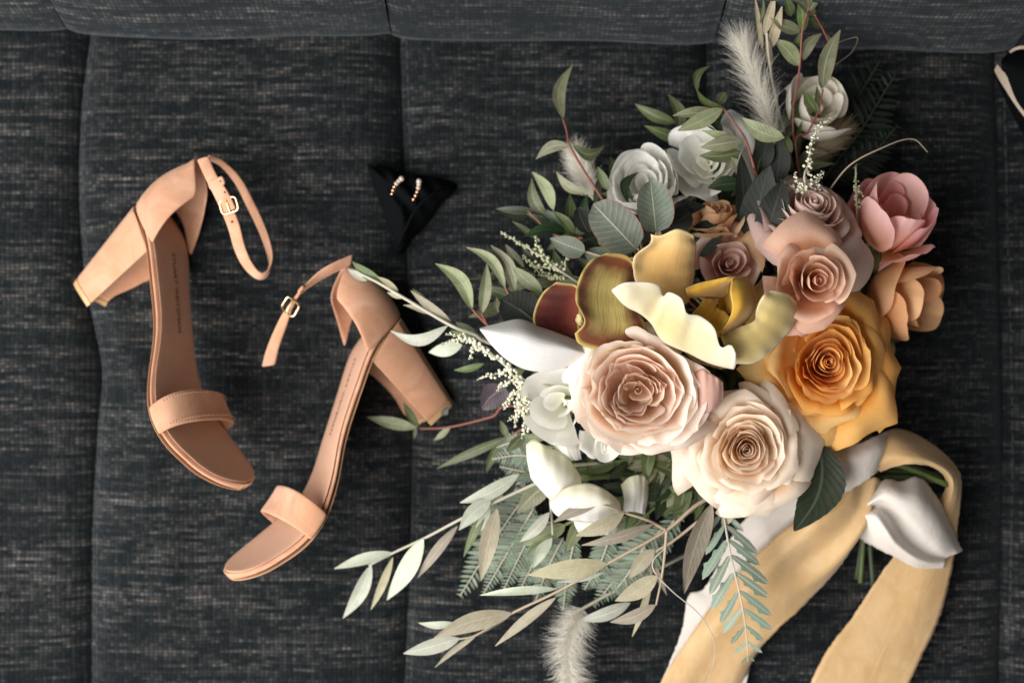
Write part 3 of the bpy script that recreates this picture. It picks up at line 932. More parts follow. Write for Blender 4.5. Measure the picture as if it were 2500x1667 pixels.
# ------------------------------------------------------------------ orchids and the white bud
def orchid_mat(name, c_mid, c_edge, c_rim, stripes, trans=.25, edge0=.10, edge1=.32):
    N = NT(name)
    uv = N.n('UVMap'); sp = N.n('SeparateXYZ', {0: uv.outputs[0]})
    tc = N.n('TexCoord')
    n1 = N.noise(tc.outputs['Object'], 120, 5, .7)
    def edge_d(k):
        return N.math('SUBTRACT', .5, N.math('ABSOLUTE', N.math('SUBTRACT', sp.outputs[k], .5)))
    d = N.math('MINIMUM', edge_d(1), N.math('ADD', edge_d(0), .0))
    dn = N.math('ADD', d, N.math('MULTIPLY', N.math('SUBTRACT', n1.outputs[0], .5), .16))
    st = N.noise(N.n('CombineXYZ', {0: N.math('MULTIPLY', sp.outputs[0], 2.0), 1: N.math('MULTIPLY', sp.outputs[1], 34)}), 1.0, 3, .6)
    col = N.mix(N.math('MULTIPLY', map_range(N, st.outputs[0], .48, .70), stripes), c_mid, c_edge)
    col = N.mix(map_range(N, dn, edge1, edge0), col, c_edge)
    col = N.mix(map_range(N, d, .055, .02), col, c_rim)
    bmp = N.n('Bump', {'Strength': .3, 'Distance': .001, 'Height': N.math('ADD', st.outputs[0], n1.outputs[0])})
    return N.finish(thin_shader(N, col, .68, trans, bmp, .14, sheen=.3))
OM = {
 'gold': orchid_mat('orchid_gold', (.70, .44, .16), (.74, .54, .25), (.80, .66, .36), .5),
 'cream': orchid_mat('orchid_cream', (.68, .59, .31), (.80, .75, .57), (.87, .84, .74), .25, .30, .10, .45),
 'olive': orchid_mat('orchid_olive', (.68, .53, .21), (.66, .55, .26), (.82, .70, .42), .5),
 'lip': orchid_mat('orchid_lip', (.56, .30, .03), (.60, .36, .05), (.68, .46, .10), .3),
 'brown': orchid_mat('orchid_brown', (.44, .36, .12), (.16, .045, .014), (.46, .34, .10), .55, .15, .12, .30),
 'maroon': orchid_mat('orchid_maroon', (.10, .014, .012), (.15, .03, .014), (.42, .32, .12), .4, .12, .1, .3),
}
def pet(parent, name, rows, mat, z=None, ruf=.0011, seed=0, nu=44, nv=18, th=.0005, **kw):
    z = z or ZG
    R_ = [[z(*p) for p in r] for r in rows]
    return solidify(wobj(name, patch(R_, nu, nv, ruf, seed, 15), mat, parent, **kw), th)
_ZG = ZG
class ZLift:
    k = ZG.k
    def __call__(s, x, y, z): return _ZG(x, y, z + .9)
ZG = ZLift()
ob = ZG(1330, 1150, 10.5)
o1 = wobj('orchid', tube([ob + Vector((0, 0, .004)), ob - Vector((-.004, .004, .02)), ob.lerp(BND, .4) - Vector((0, 0, .015)), BND], .0032, .0026, n=16), M['stem_green'], bq, label='golden cream orchid with wavy petals and a mustard lip above the blush rose')
pet(o1, 'petal', [[(830, 1010, 11.2), (775, 830, 12.2), (782, 720, 12.9), (880, 640, 13.4), (885, 580, 13.8)],
                  [(900, 1030, 11.0), (850, 850, 12.0), (870, 720, 12.5), (940, 640, 13.2), (950, 588, 13.9)],
                  [(1000, 1040, 11.0), (990, 860, 12.4), (1010, 740, 13.2), (1040, 640, 13.8), (1045, 548, 14.2)],
                  [(1090, 1030, 11.0), (1110, 870, 12.2), (1110, 760, 12.8), (1130, 660, 13.4), (1110, 560, 14.0)],
                  [(1130, 1010, 11.0), (1160, 850, 11.8), (1170, 720, 12.3), (1172, 640, 12.9), (1160, 590, 13.6)]], OM['gold'], seed=1)
pet(o1, 'petal', [[(637, 932, 14.4), (735, 888, 15.2), (930, 900, 14.9), (965, 975, 13.9), (1000, 950, 15.0), (1080, 990, 15.4), (1112, 1085, 14.9), (1200, 1100, 15.1), (1290, 1175, 15.2), (1330, 1300, 14.6), (1390, 1285, 14.9), (1425, 1340, 14.6)],
                  [(640, 945, 14.0), (740, 960, 14.6), (860, 985, 14.0), (940, 1060, 13.2), (1000, 1060, 14.5), (1080, 1110, 14.8), (1130, 1190, 14.4), (1200, 1230, 14.5), (1280, 1290, 14.3), (1350, 1370, 14.0), (1430, 1400, 14.0)],
                  [(648, 955, 13.6), (710, 1020, 13.4), (810, 1070, 13.2), (890, 1140, 12.4), (940, 1220, 13.0), (1010, 1270, 13.4), (1120, 1320, 13.2), (1220, 1370, 13.0), (1320, 1410, 13.0), (1420, 1432, 13.4)],
                  [(660, 965, 12.9), (730, 1040, 12.4), (830, 1090, 11.8), (905, 1160, 11.3), (960, 1250, 11.6), (1050, 1300, 12.0), (1150, 1350, 12.0), (1240, 1395, 12.0), (1340, 1425, 12.1), (1415, 1440, 12.6)]], OM['cream'], seed=2, nu=60, ruf=.0016)
pet(o1, 'petal', [[(1325, 1225, 12.4), (1440, 1175, 13.0), (1545, 1130, 13.4), (1562, 1050, 13.9), (1600, 970, 14.2), (1655, 938, 14.1)],
                  [(1345, 1270, 12.6), (1470, 1235, 13.3), (1590, 1165, 13.6), (1650, 1080, 13.8), (1690, 1000, 13.9), (1710, 945, 13.8)],
                  [(1375, 1330, 12.4), (1500, 1310, 12.8), (1630, 1240, 13.0), (1720, 1140, 13.1), (1770, 1040, 13.2), (1765, 965, 13.2)],
                  [(1430, 1405, 11.6), (1540, 1400, 11.6), (1650, 1330, 11.7), (1760, 1210, 11.8), (1822, 1100, 12.0), (1815, 1010, 12.4)]], OM['olive'], seed=3)
pet(o1, 'petal', [[(1110, 1230, 10.6), (1200, 1300, 10.8), (1280, 1370, 11.0)], [(1180, 1290, 10.4), (1290, 1370, 10.6), (1400, 1420, 10.6)], [(1090, 1320, 9.8), (1170, 1390, 10.0), (1330, 1440, 10.0)]], OM['olive'], seed=8)
# lip: folded tube of two lobes round a column
pet(o1, 'lip', [[(1404, 872, 14.6), (1392, 950, 14.9), (1405, 1050, 14.8), (1380, 1130, 14.4), (1322, 1212, 13.6)],
                [(1440, 850, 14.2), (1470, 950, 14.8), (1468, 1040, 14.9), (1420, 1130, 14.3), (1330, 1215, 13.4)],
                [(1490, 852, 13.4), (1535, 930, 13.8), (1530, 1040, 13.8), (1460, 1130, 13.4), (1340, 1222, 12.8)],
                [(1520, 875, 12.2), (1556, 960, 12.4), (1545, 1060, 12.3), (1480, 1150, 12.2), (1350, 1235, 12.0)]], OM['lip'], seed=4, ruf=.0002)
pet(o1, 'lip', [[(1108, 925, 13.9), (1190, 892, 14.4), (1300, 868, 14.7), (1380, 852, 14.9), (1430, 848, 14.6)],
                [(1112, 950, 14.2), (1200, 930, 14.5), (1300, 905, 14.5), (1370, 880, 14.7), (1405, 872, 14.7)],
                [(1120, 978, 13.8), (1215, 962, 13.9), (1290, 950, 13.4), (1350, 930, 13.2), (1385, 900, 13.4)],
                [(1140, 985, 12.8), (1230, 985, 12.6), (1300, 990, 12.2), (1350, 980, 12.0), (1380, 960, 12.2)]], OM['lip'], seed=5, ruf=.0002)
pet(o1, 'lip', [[(1225, 985, 13.2), (1300, 1000, 12.8), (1310, 1050, 12.9), (1360, 1075, 13.2), (1390, 1110, 13.4)],
                [(1190, 1040, 13.5), (1260, 1060, 13.3), (1300, 1100, 13.3), (1340, 1130, 13.4), (1360, 1150, 13.6)],
                [(1150, 1085, 13.3), (1220, 1120, 13.3), (1270, 1160, 13.4), (1310, 1190, 13.5), (1325, 1212, 13.6)],
                [(1150, 1110, 12.0), (1200, 1160, 12.0), (1250, 1200, 12.0), (1300, 1230, 12.0), (1330, 1235, 12.0)]], OM['lip'], seed=6, ruf=.0004)
pet(o1, 'lip', [[(1300, 880, 13.6), (1310, 960, 12.4), (1320, 1080, 12.2)], [(1350, 870, 12.8), (1360, 960, 11.8), (1360, 1080, 11.8)], [(1405, 870, 13.6), (1410, 970, 12.8), (1400, 1090, 12.6)]], OM['lip'], seed=7, ruf=.0)
ob2 = ZG(430, 1150, 9.0)
o2 = wobj('orchid', tube([ob2 + Vector((0, 0, .004)), ob2 - Vector((0, 0, .02)), ob2.lerp(BND, .4) - Vector((0, 0, .01)), BND], .003, .0026, n=16), M['stem_green'], bq, label='maroon and olive striped orchid seen edge on behind the white bud')
pet(o2, 'petal', [[(215, 1260, 10.0), (140, 1150, 10.5), (148, 1050, 11.0), (200, 950, 11.5), (285, 884, 11.9)],
                  [(300, 1270, 9.4), (230, 1150, 9.9), (240, 1060, 10.4), (280, 970, 10.9), (340, 890, 11.6)],
                  [(380, 1270, 9.2), (330, 1150, 9.6), (340, 1060, 10.0), (360, 980, 10.5), (395, 898, 11.4)],
                  [(440, 1260, 9.8), (430, 1160, 10.2), (440, 1060, 10.5), (440, 980, 10.9), (428, 925, 11.3)]], OM['maroon'], seed=11)
pet(o2, 'petal', [[(400, 1215, 12.6), (462, 1140, 13.2), (430, 1060, 13.4), (406, 990, 13.6), (430, 860, 13.7), (505, 745, 13.6), (610, 700, 13.4)],
                  [(430, 1280, 12.2), (520, 1170, 12.6), (510, 1060, 12.7), (500, 970, 12.8), (520, 860, 12.9), (580, 770, 13.0), (650, 700, 13.1)],
                  [(560, 1320, 11.6), (620, 1180, 12.0), (620, 1060, 12.2), (620, 960, 12.2), (640, 860, 12.4), (660, 780, 12.6), (700, 705, 12.9)],
                  [(720, 1320, 11.0), (740, 1180, 11.6), (720, 1060, 11.9), (710, 960, 12.0), (720, 870, 12.2), (730, 790, 12.4), (745, 725, 12.7)],
                  [(880, 1280, 10.6), (860, 1180, 10.8), (810, 1060, 11.2), (790, 960, 11.4), (785, 880, 11.6), (780, 810, 12.0), (768, 760, 12.4)]], OM['brown'], seed=12, nu=36, nv=24)
pet(o2, 'lip', [[(405, 1130, 10.6), (415, 1095, 11.4), (440, 1080, 11.6)], [(420, 1150, 10.9), (435, 1120, 11.7), (455, 1105, 11.6)], [(440, 1165, 10.6), (455, 1140, 11.2), (465, 1125, 11.0)]], OM['olive'], seed=13, nu=10, nv=8)

M['bud_white'] = orchid_mat('white_bud', (.62, .62, .62), (.56, .57, .51), (.64, .64, .62), .6, .05, .02, .2)
wb = patch([[ZD(*p) for p in r] for r in [
    [(752, 552, 10.0), (850, 560, 9.0), (980, 560, 8.6), (1100, 600, 8.6), (1230, 650, 8.8), (1350, 690, 9.0)],
    [(750, 548, 10.4), (850, 522, 10.6), (980, 498, 10.8), (1100, 543, 10.8), (1230, 590, 10.8), (1350, 640, 10.6)],
    [(752, 552, 10.9), (860, 560, 12.6), (985, 565, 13.2), (1110, 605, 13.1), (1240, 640, 12.7), (1360, 680, 11.8)],
    [(756, 560, 10.9), (850, 615, 12.6), (960, 660, 13.2), (1100, 690, 13.1), (1240, 690, 12.7), (1360, 705, 11.8)],
    [(760, 566, 10.4), (825, 650, 11.0), (905, 725, 11.2), (1010, 778, 11.3), (1140, 788, 11.2), (1290, 745, 11.0)],
    [(764, 566, 9.8), (850, 640, 9.4), (940, 690, 9.2), (1050, 730, 9.2), (1170, 740, 9.2), (1300, 730, 9.4)]]], 34, 26)
bud = wobj('magnolia_bud', tube([ZD(1300, 690, 10.6), ZD(1420, 720, 8.5), ZD(1500, 760, 7.5), ZD(1500, 760, 7.5).lerp(BND, .5) - Vector((0, 0, .01)), BND], .003, n=18), M['stem_olive'], bq, label='velvety white pointed bud beside the maroon orchid')
wobj('bud_scale', wb, M['bud_white'], bud)
Z5 = Zoom(1300, 750, .3507)
wc = Z5(330, 1180, 6.2)
w3 = wobj('white_rose', tube([wc, wc.lerp(BND, .2) - Vector((0, 0, .01)), wc.lerp(BND, .6) - Vector((0, 0, .015)), BND], .0028, n=16), M['stem_green'], bq, label='large drooping white bloom with open petals above the fern')
for rows in (
    [[(-10, 975, 8.6), (40, 945, 9.0), (110, 985, 9.2), (240, 1050, 8.6), (330, 1170, 8.0)], [(-5, 1060, 9.0), (70, 1070, 9.6), (170, 1120, 9.6), (260, 1180, 9.0), (340, 1230, 8.2)], [(10, 1140, 8.8), (80, 1180, 9.4), (160, 1230, 9.4), (240, 1270, 8.8), (320, 1290, 8.0)], [(20, 1190, 8.0), (80, 1260, 8.4), (140, 1320, 8.4), (220, 1340, 8.0), (300, 1330, 7.4)]],
    [[(160, 1320, 9.0), (250, 1245, 9.6), (390, 1225, 9.8), (500, 1270, 9.4), (580, 1340, 8.6)], [(140, 1350, 9.2), (260, 1310, 10.0), (390, 1300, 10.2), (500, 1340, 9.8), (590, 1390, 8.8)], [(160, 1400, 8.8), (270, 1390, 9.6), (380, 1380, 9.8), (490, 1410, 9.2), (580, 1430, 8.2)], [(190, 1430, 8.0), (290, 1460, 8.4), (380, 1470, 8.6), (480, 1470, 8.2), (570, 1460, 7.4)]],
    [[(290, 1450, 8.0), (380, 1440, 8.4), (470, 1440, 8.2), (570, 1430, 7.4)], [(300, 1490, 8.0), (390, 1500, 8.4), (480, 1500, 8.2), (570, 1490, 7.4)], [(320, 1530, 7.4), (400, 1550, 7.6), (480, 1550, 7.4), (560, 1540, 6.8)]],
    [[(590, 1230, 6.4), (650, 1180, 7.0), (730, 1170, 6.8), (765, 1210, 6.2)], [(610, 1320, 6.8), (670, 1280, 7.4), (730, 1290, 7.0), (760, 1310, 6.4)], [(600, 1420, 6.4), (650, 1400, 6.8), (710, 1410, 6.6), (740, 1420, 6.0)]],
    [[(160, 920, 8.2), (230, 900, 8.6), (320, 940, 8.2)], [(170, 1000, 8.4), (240, 1000, 9.0), (330, 1010, 8.4)], [(220, 1090, 7.8), (280, 1080, 8.2), (340, 1070, 7.6)]]):
    rows = [[(330 + (x_ - 330) * 1.10, 1200 + (y_ - 1200) * 1.10, z_) for x_, y_, z_ in r_] for r_ in rows]
    pet(w3, 'petal', rows, PM['white'], Z5, .0007, len(rows[0]) * 7, 28, 16, .0005)
# back petals of the big blush rose, mauve outside
pet(bq, 'rose_petal', [[(1140, 1500, 11.4), (1200, 1440, 12.2), (1290, 1480, 12.2), (1345, 1520, 11.8)], [(1130, 1600, 11.2), (1210, 1570, 12.2), (1290, 1580, 12.2), (1350, 1600, 11.6)], [(1110, 1690, 11.2), (1190, 1680, 12.0), (1270, 1690, 12.0), (1340, 1640, 11.4)], [(1080, 1760, 11.0), (1150, 1760, 11.4), (1210, 1740, 11.4), (1310, 1690, 11.0)]], PM['blush_back'], seed=21, ruf=.0004, label='mauve back petal showing beside the blush rose')

# ------------------------------------------------------------------ leaves and branches
LM = {
 'taupe': leaf_mat('olive_leaf_taupe', (.27, .245, .17), (.36, .325, .235), (.44, .40, .30), .12, .55, .15, ribw=.03),
 'silver': leaf_mat('olive_leaf_silver', (.35, .39, .31), (.48, .51, .42), (.60, .61, .50), .12, .42, .15, ribw=.03),
 'green': leaf_mat('green_leaf', (.065, .10, .035), (.12, .155, .065), (.24, .26, .14), .2, .42, .3),
 'gum': leaf_mat('grey_green_leaf', (.16, .19, .10), (.27, .30, .18), (.36, .36, .24), .2, .42, .25, (.32, .15, .10)),
 'dark': leaf_mat('dark_leaf', (.016, .030, .014), (.030, .048, .022), (.06, .085, .05), .1, .38, .5),
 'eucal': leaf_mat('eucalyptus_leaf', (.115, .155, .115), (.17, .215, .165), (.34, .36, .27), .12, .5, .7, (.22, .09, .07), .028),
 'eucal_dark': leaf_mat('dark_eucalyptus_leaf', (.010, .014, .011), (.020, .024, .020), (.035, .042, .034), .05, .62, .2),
 'purple': leaf_mat('plum_leaf', (.05, .035, .05), (.10, .075, .095), (.16, .11, .12), .08, .4, .3),
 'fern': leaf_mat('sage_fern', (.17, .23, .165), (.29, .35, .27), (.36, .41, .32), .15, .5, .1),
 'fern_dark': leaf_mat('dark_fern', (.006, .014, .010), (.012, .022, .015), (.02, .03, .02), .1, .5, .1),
 'grev': leaf_mat('grevillea_leaf', (.17, .25, .19), (.27, .35, .28), (.35, .38, .29), .12, .5, .1),
 'straw': leaf_mat('straw_blade', (.36, .31, .19), (.46, .41, .27), (.5, .45, .3), .2, .5, .1),
}
lrnd = random.Random(5)
def leaf_geo(p0, p1, wd, shape='lance', bend=0.0, arch=.05, tilt=0.0, fold=.18, curl=0.0, serr=0, nv=13, nu=5):
    d = p1 - p0; L = d.length; t = d.normalized()
    up = Vector((0, 0, 1))
    s = t.cross(up)
    if s.length < .05: s = t.cross(Vector((0, 1, 0)))
    s.normalize(); n = s.cross(t).normalized()
    s2 = s * cos(tilt) + n * sin(tilt); n2 = s2.cross(t).normalized()
    if shape == 'lance': wf = lambda v: (sin(pi * min(1, v ** .85)) ** .85) * (1 - .12 * v) if 0 < v < 1 else 0.0
    elif shape == 'round': wf = lambda v: sqrt(max(0, 1 - (2 * (v ** .92) - 1) ** 2)) ** .9
    elif shape == 'ovate': wf = lambda v: sin(pi * v ** .72) ** .75 if 0 < v < 1 else 0.0
    else: wf = lambda v: (1 - v) ** .6 * min(1, v * 8 + .3)
    ph = lrnd.uniform(0, 6)
    def f(a, b):
        u = 2 * a - 1
        w_ = wf(b) * wd / 2
        if serr and abs(u) > .9: w_ *= 1 + .05 * ((b * serr) % 1 - .5)
        w_ = max(w_, .00025)
        c = p0 + d * b + s * (bend * L * sin(pi * b)) + n * (arch * L * sin(pi * b) - curl * L * b ** 3)
        return c + s2 * (u * w_) + n2 * (fold * abs(u) ** 1.3 * w_ + .03 * wd * sin(7 * b + ph) * u * u)
    return grid(nu, nv, f)

def leaf(parent, Z, b, t, w, mat, zb, zt=None, name='leaf', **kw):
    zt = zb if zt is None else zt
    p0, p1 = Z(b[0], b[1], zb), Z(t[0], t[1], zt)
    kk = Z.k * FRAME_W / 2500 * (CAM_H - zb / 100) / CAM_H
    kw.setdefault('bend', lrnd.uniform(-.06, .06)); kw.setdefault('arch', lrnd.uniform(.0, .09)); kw.setdefault('tilt', lrnd.uniform(-.35, .35))
    return wobj(name, leaf_geo(p0, p1, w * kk / max(.6, cos(kw['tilt'])), **kw), LM[mat], parent)

def branch(name, label, Z, paths, r0, r1, mat, leaves, root=True):
    """paths: lists of (x, y, z); leaves: (base, tip, width, material, zbase, ztip, kwargs)"""
    gs = []
    for i, p in enumerate(paths):
        pts = [Z(*q) for q in p]
        if i == 0 and root:
            a = pts[0]
            pts = [BND, BND.lerp(a, .5) - Vector((0, 0, .012))] + pts
        gs.append(tube(pts, r0 if i == 0 else r0 * .75, r1, n=8 * len(pts)))
    o = wobj(name, join(*gs), mat, bq, label=label)
    for lf in leaves:
        b, t, w_, m, zb, zt = lf[:6]
        leaf(o, Z, b, t, w_, m, zb, zt, **(lf[6] if len(lf) > 6 else {}))
    return o

T, SV, G_, GM, DK = 'taupe', 'silver', 'green', 'gum', 'dark'
branch('olive_branch', 'long olive branch with taupe leaves reaching out over the fern', ZA,
  [[(2000, 350, 8.6), (1770, 520, 9.2), (1470, 690, 9.0), (1200, 840, 8.3), (960, 955, 7.6), (780, 1065, 7.0), (690, 1088, 6.8)],
   [(1770, 520, 9.2), (1760, 640, 9.2), (1745, 760, 8.8), (1715, 910, 8.2)],
   [(1770, 520, 9.2), (1660, 465, 9.6), (1550, 430, 9.8), (1410, 378, 9.8)],
   [(1940, 470, 8.6), (1800, 580, 8.0), (1700, 650, 7.4), (1690, 780, 7.0)]], .0016, .0007, M['stem_olive'],
  [((1460, 695), (1045, 755), 112, T, 9.1, 8.9), ((1195, 828), (795, 860), 46, SV, 8.3, 7.6), ((962, 952), (555, 1080), 112, T, 7.7, 7.6), ((690, 1085), (395, 1165), 86, SV, 6.8, 6.2),
   ((660, 1005), (475, 1005), 42, SV, 6.9, 6.5), ((780, 1065), (560, 1235), 34, T, 6.9, 5.8), ((1190, 872), (875, 1125), 56, T, 8.0, 6.8), ((1440, 742), (1200, 792), 30, SV, 8.8, 8.4),
   ((1700, 490), (1325, 600), 62, T, 9.8, 9.8), ((1548, 430), (1295, 550), 88, T, 10.1, 10.0), ((1410, 380), (1180, 480), 62, T, 9.8, 9.6), ((1722, 760), (1500, 890), 98, T, 8.9, 8.4),
   ((1712, 910), (1475, 1000), 72, T, 8.2, 7.6), ((1705, 620), (1575, 770), 84, T, 7.6, 7.2), ((2005, 380), (1860, 850), 120, T, 9.2, 8.6, dict(bend=.03)), ((2125, 380), (2060, 510), 66, T, 8.2, 8.0),
   ((1690, 780), (1590, 1075), 38, T, 7.0, 5.8), ((1580, 900), (1310, 990), 72, SV, 5.6, 5.0), ((930, 985), (780, 1070), 30, G_, 7.2, 6.8), ((1700, 1085 - 390), (1770, 860), 30, T, 7.0, 6.6)])
branch('olive_branch', 'pale olive branch pointing past the toe of the sandal', ZA,
  [[(1300, 180, 6.2), (1090, 275, 6.4), (860, 380, 6.3), (690, 465, 6.0), (510, 560, 5.4), (340, 640, 4.8), (215, 705, 4.4)],
   [(1160, 270, 6.4), (1165, 390, 6.6), (1175, 545, 6.4)]], .0016, .0008, M['stem_pale'],
  [((345, 640), (35, 722), 62, SV, 4.8, 4.2), ((228, 703), (80, 980), 80, SV, 4.5, 3.8), ((340, 662), (225, 935), 46, T, 4.6, 3.6), ((502, 566), (310, 885), 104, SV, 5.5, 4.6),
   ((678, 500), (470, 770), 58, T, 5.9, 4.8), ((852, 362), (685, 520), 88, SV, 6.6, 6.8), ((884, 408), (800, 785), 98, T, 6.6, 6.6), ((1000, 228), (690, 378), 78, SV, 6.5, 6.0),
   ((1165, 268), (988, 432), 112, GM, 6.3, 6.0), ((832, 400), (710, 660), 48, G_, 5.8, 5.0), ((1158, 428), (1004, 582), 64, SV, 7.0, 6.6), ((1170, 560), (1070, 720), 70, SV, 6.4, 6.0), ((1110, 590), (1040, 655), 42, G_, 6.0, 5.6),
   ((850, 400), (760, 560), 50, SV, 6.0, 5.6)])
branch('olive_branch', 'short olive branch laid across the heel of the sandal', ZD,
  [[(900, 660, 7.0), (720, 580, 7.2), (600, 535, 7.2), (320, 372, 6.8), (180, 290, 6.2), (60, 232, 5.6)]], .0019, .0009, M['stem_pale'],
  [((575, 535), (258, 562), 72, SV, 7.2, 6.3, dict(bend=-.20, tilt=.1)), ((205, 287), (45, 180), 62, G_, 6.0, 5.5), ((592, 512), (370, 340), 54, T, 7.0, 6.6), ((300, 342), (185, 262), 36, T, 6.6, 6.2),
   ((735, 582), (618, 514), 56, G_, 6.8, 6.6), ((655, 640), (470, 682), 84, SV, 6.2, 5.4), ((775, 745), (610, 780), 42, G_, 5.6, 5.0), ((125, 285), (20, 220), 44, SV, 5.8, 5.4), ((500, 440), (380, 330), 44, G_, 6.4, 6.0),
   ((330, 380), (240, 350), 30, T, 6.6, 6.3), ((470, 470), (330, 420), 30, T, 6.8, 6.6), ((710, 600), (590, 560), 34, G_, 6.6, 6.2)])
RS = M['stem_red']
branch('leafy_sprig', 'red stemmed sprig with slender grey green leaves beside the white bud', ZD,
  [[(980, 620, 7.5), (880, 590, 7.4), (790, 525, 7.0), (710, 440, 6.6)], [(960, 480, 7.2), (915, 362, 6.8), (882, 300, 6.6)], [(790, 525, 7.0), (765, 465, 6.8)]], .0015, .0009, RS,
  [((712, 445), (505, 190), 92, GM, 6.6, 6.2, dict(bend=.16, fold=.5)), ((765, 468), (792, 190), 72, GM, 6.8, 6.6, dict(fold=.5)), ((895, 325), (678, 100), 66, GM, 6.8, 6.2, dict(bend=.16, fold=.4)), ((945, 345), (815, 88), 84, GM, 6.8, 6.4, dict(fold=.5, bend=.1)),
   ((1100, 345), (935, 205), 82, GM, 7.2, 6.8), ((852, 460), (845, 380), 42, GM, 6.8, 6.8), ((1000, 250), (940, 160), 30, G_, 6.4, 6.0)])
branch('leafy_sprig', 'thin red stemmed sprig lying under the sandal heel tip', ZD,
  [[(1000, 980, 4.2), (815, 1040, 3.4), (590, 1095, 2.4), (420, 1106, 1.8)], [(1000, 1100, 4.0), (915, 1150, 3.6), (860, 1165, 3.4)]], .0012, .0007, RS,
  [((402, 1100), (125, 1040), 72, GM, 1.8, 1.6), ((592, 1090), (500, 1170), 38, GM, 2.4, 1.8), ((412, 1092), (330, 960), 48, G_, 1.8, 1.6), ((396, 1090), (390, 1162), 24, G_, 1.8, 1.4),
   ((912, 1150), (515, 1325), 54, G_, 3.6, 2.4), ((872, 1170), (790, 1350), 50, G_, 3.4, 2.4), ((905, 1150), (868, 1060), 44, G_, 3.6, 3.4), ((545, 1030), (575, 980), 40, 'dark', 2.4, 2.6)])
branch('leafy_sprig', 'tall thin sprig with twisted leaves rising past the small plume', ZE,
  [[(640, 1420, 7.5), (560, 1230, 7.2), (440, 1040, 6.6), (350, 880, 6.0), (330, 790, 5.6), (308, 720, 5.4)], [(430, 1440, 6.4), (260, 1420, 5.8), (95, 1275, 5.2)]], .0012, .0007, RS,
  [((310, 722), (365, 400), 84, GM, 5.4, 4.8, dict(bend=-.16)), ((350, 880), (145, 962), 74, GM, 6.0, 5.4, dict(bend=.15)), ((368, 880), (560, 880), 80, G_, 6.0, 5.4, dict(bend=.28)), ((455, 1165), (268, 1040), 64, GM, 6.0, 5.6, dict(bend=-.14)),
   ((582, 1152), (520, 1010), 56, G_, 6.6, 6.4), ((252, 1270), (122, 1040), 78, GM, 5.4, 4.8, dict(bend=.1)), ((700, 1225), (765, 1042), 66, DK, 7.6, 7.4, dict(bend=-.28)), ((402, 1420), (160, 1250), 66, DK, 5.4, 4.8), ((420, 1425), (280, 1290), 46, G_, 5.6, 5.0),
   ((150, 1450), (0, 1340), 40, G_, 5.0, 4.6), ((500, 1230), (520, 1080), 50, DK, 6.4, 6.2), ((330, 1430), (220, 1310), 60, DK, 5.2, 4.8), ((440, 1480), (330, 1380), 70, DK, 5.0, 5.0)])
branch('leafy_sprig', 'bushy green sprig in front of the loose white bloom', ZE,
  [[(1500, 1120, 8.0), (1460, 1000, 8.8), (1410, 840, 8.6), (1340, 740, 8.4), (1280, 655, 8.2)]], .0012, .0007, RS,
  [((1272, 660), (1000, 792), 104, GM, 8.4, 8.2), ((1240, 682), (972, 702), 76, GM, 8.0, 7.4), ((1392, 850), (1140, 892), 96, GM, 8.8, 8.6), ((1385, 920), (1132, 942), 92, G_, 8.4, 8.2), ((1385, 880), (1150, 790), 64, GM, 8.6, 8.2),
   ((1645, 835), (1388, 712), 108, GM, 9.0, 8.8, dict(bend=-.1)), ((1278, 650), (1118, 540), 50, G_, 8.0, 7.2, dict(bend=-.2)), ((1120, 560), (1200, 400), 52, G_, 7.2, 6.8, dict(bend=-.25)), ((1405, 1085), (1325, 950), 76, GM, 8.8, 8.6), ((1690, 925), (1635, 800), 56, G_, 8.8, 8.4),
   ((1275, 790), (1150, 730), 70, DK, 7.8, 7.4), ((1385, 1110), (1183, 1135), 104, DK, 9.0, 8.8), ((1370, 1000), (1300, 880), 60, G_, 8.0, 7.8), ((1290, 560), (1240, 640), 70, G_, 7.2, 7.2)])
branch('leafy_sprig', 'topmost sprig of narrow leaves over the ivory bloom and sofa back', ZE,
  [[(1720, 940, 7.0), (1790, 800, 7.0), (1850, 680, 7.0), (1880, 540, 6.8)], [(1700, 640, 7.0), (1715, 560, 7.0), (1740, 400, 7.2), (1755, 190, 7.9), (1790, 60, 9.2), (1800, -40, 9.8)], [(1935, 400, 6.6), (1930, 300, 6.8), (1880, 180, 7.6), (1830, 90, 8.8)], [(1720, 940, 7.0), (1700, 800, 7.0), (1700, 640, 7.0)]], .0011, .0006, RS,
  [((1880, 532), (1985, 182), 108, GM, 6.8, 7.5, dict(bend=-.08)), ((1850, 682), (1760, 545), 64, G_, 7.0, 6.8), ((1848, 680), (1842, 520), 44, G_, 7.0, 6.9), ((1748, 192), (1563, 108), 84, GM, 7.4, 8.4), ((1732, 402), (1585, 240), 104, GM, 7.0, 6.8, dict(bend=.08)),
   ((1757, 192), (1742, -40), 70, G_, 7.4, 9.6), ((1760, 365), (1872, 205), 76, GM, 7.0, 7.2, dict(bend=-.15)), ((1690, 100), (1650, -20), 66, G_, 8.4, 9.6), ((1842, 98), (1700, -30), 74, GM, 8.5, 9.6), ((1870, 170), (1790, 110), 60, G_, 7.6, 8.3), ((1950, 290), (1890, 200), 18, 'straw', 6.3, 7.3),
   ((1870, 540), (1895, 380), 60, G_, 6.8, 6.6), ((1920, 465), (1870, 470), 30, DK, 6.6, 6.4), ((1800, 40), (1770, -60), 60, GM, 9.4, 9.8), ((1790, 60), (1850, 20), 50, G_, 9.2, 9.6), ((1745, 200), (1700, 300), 50, G_, 7.3, 6.2)])
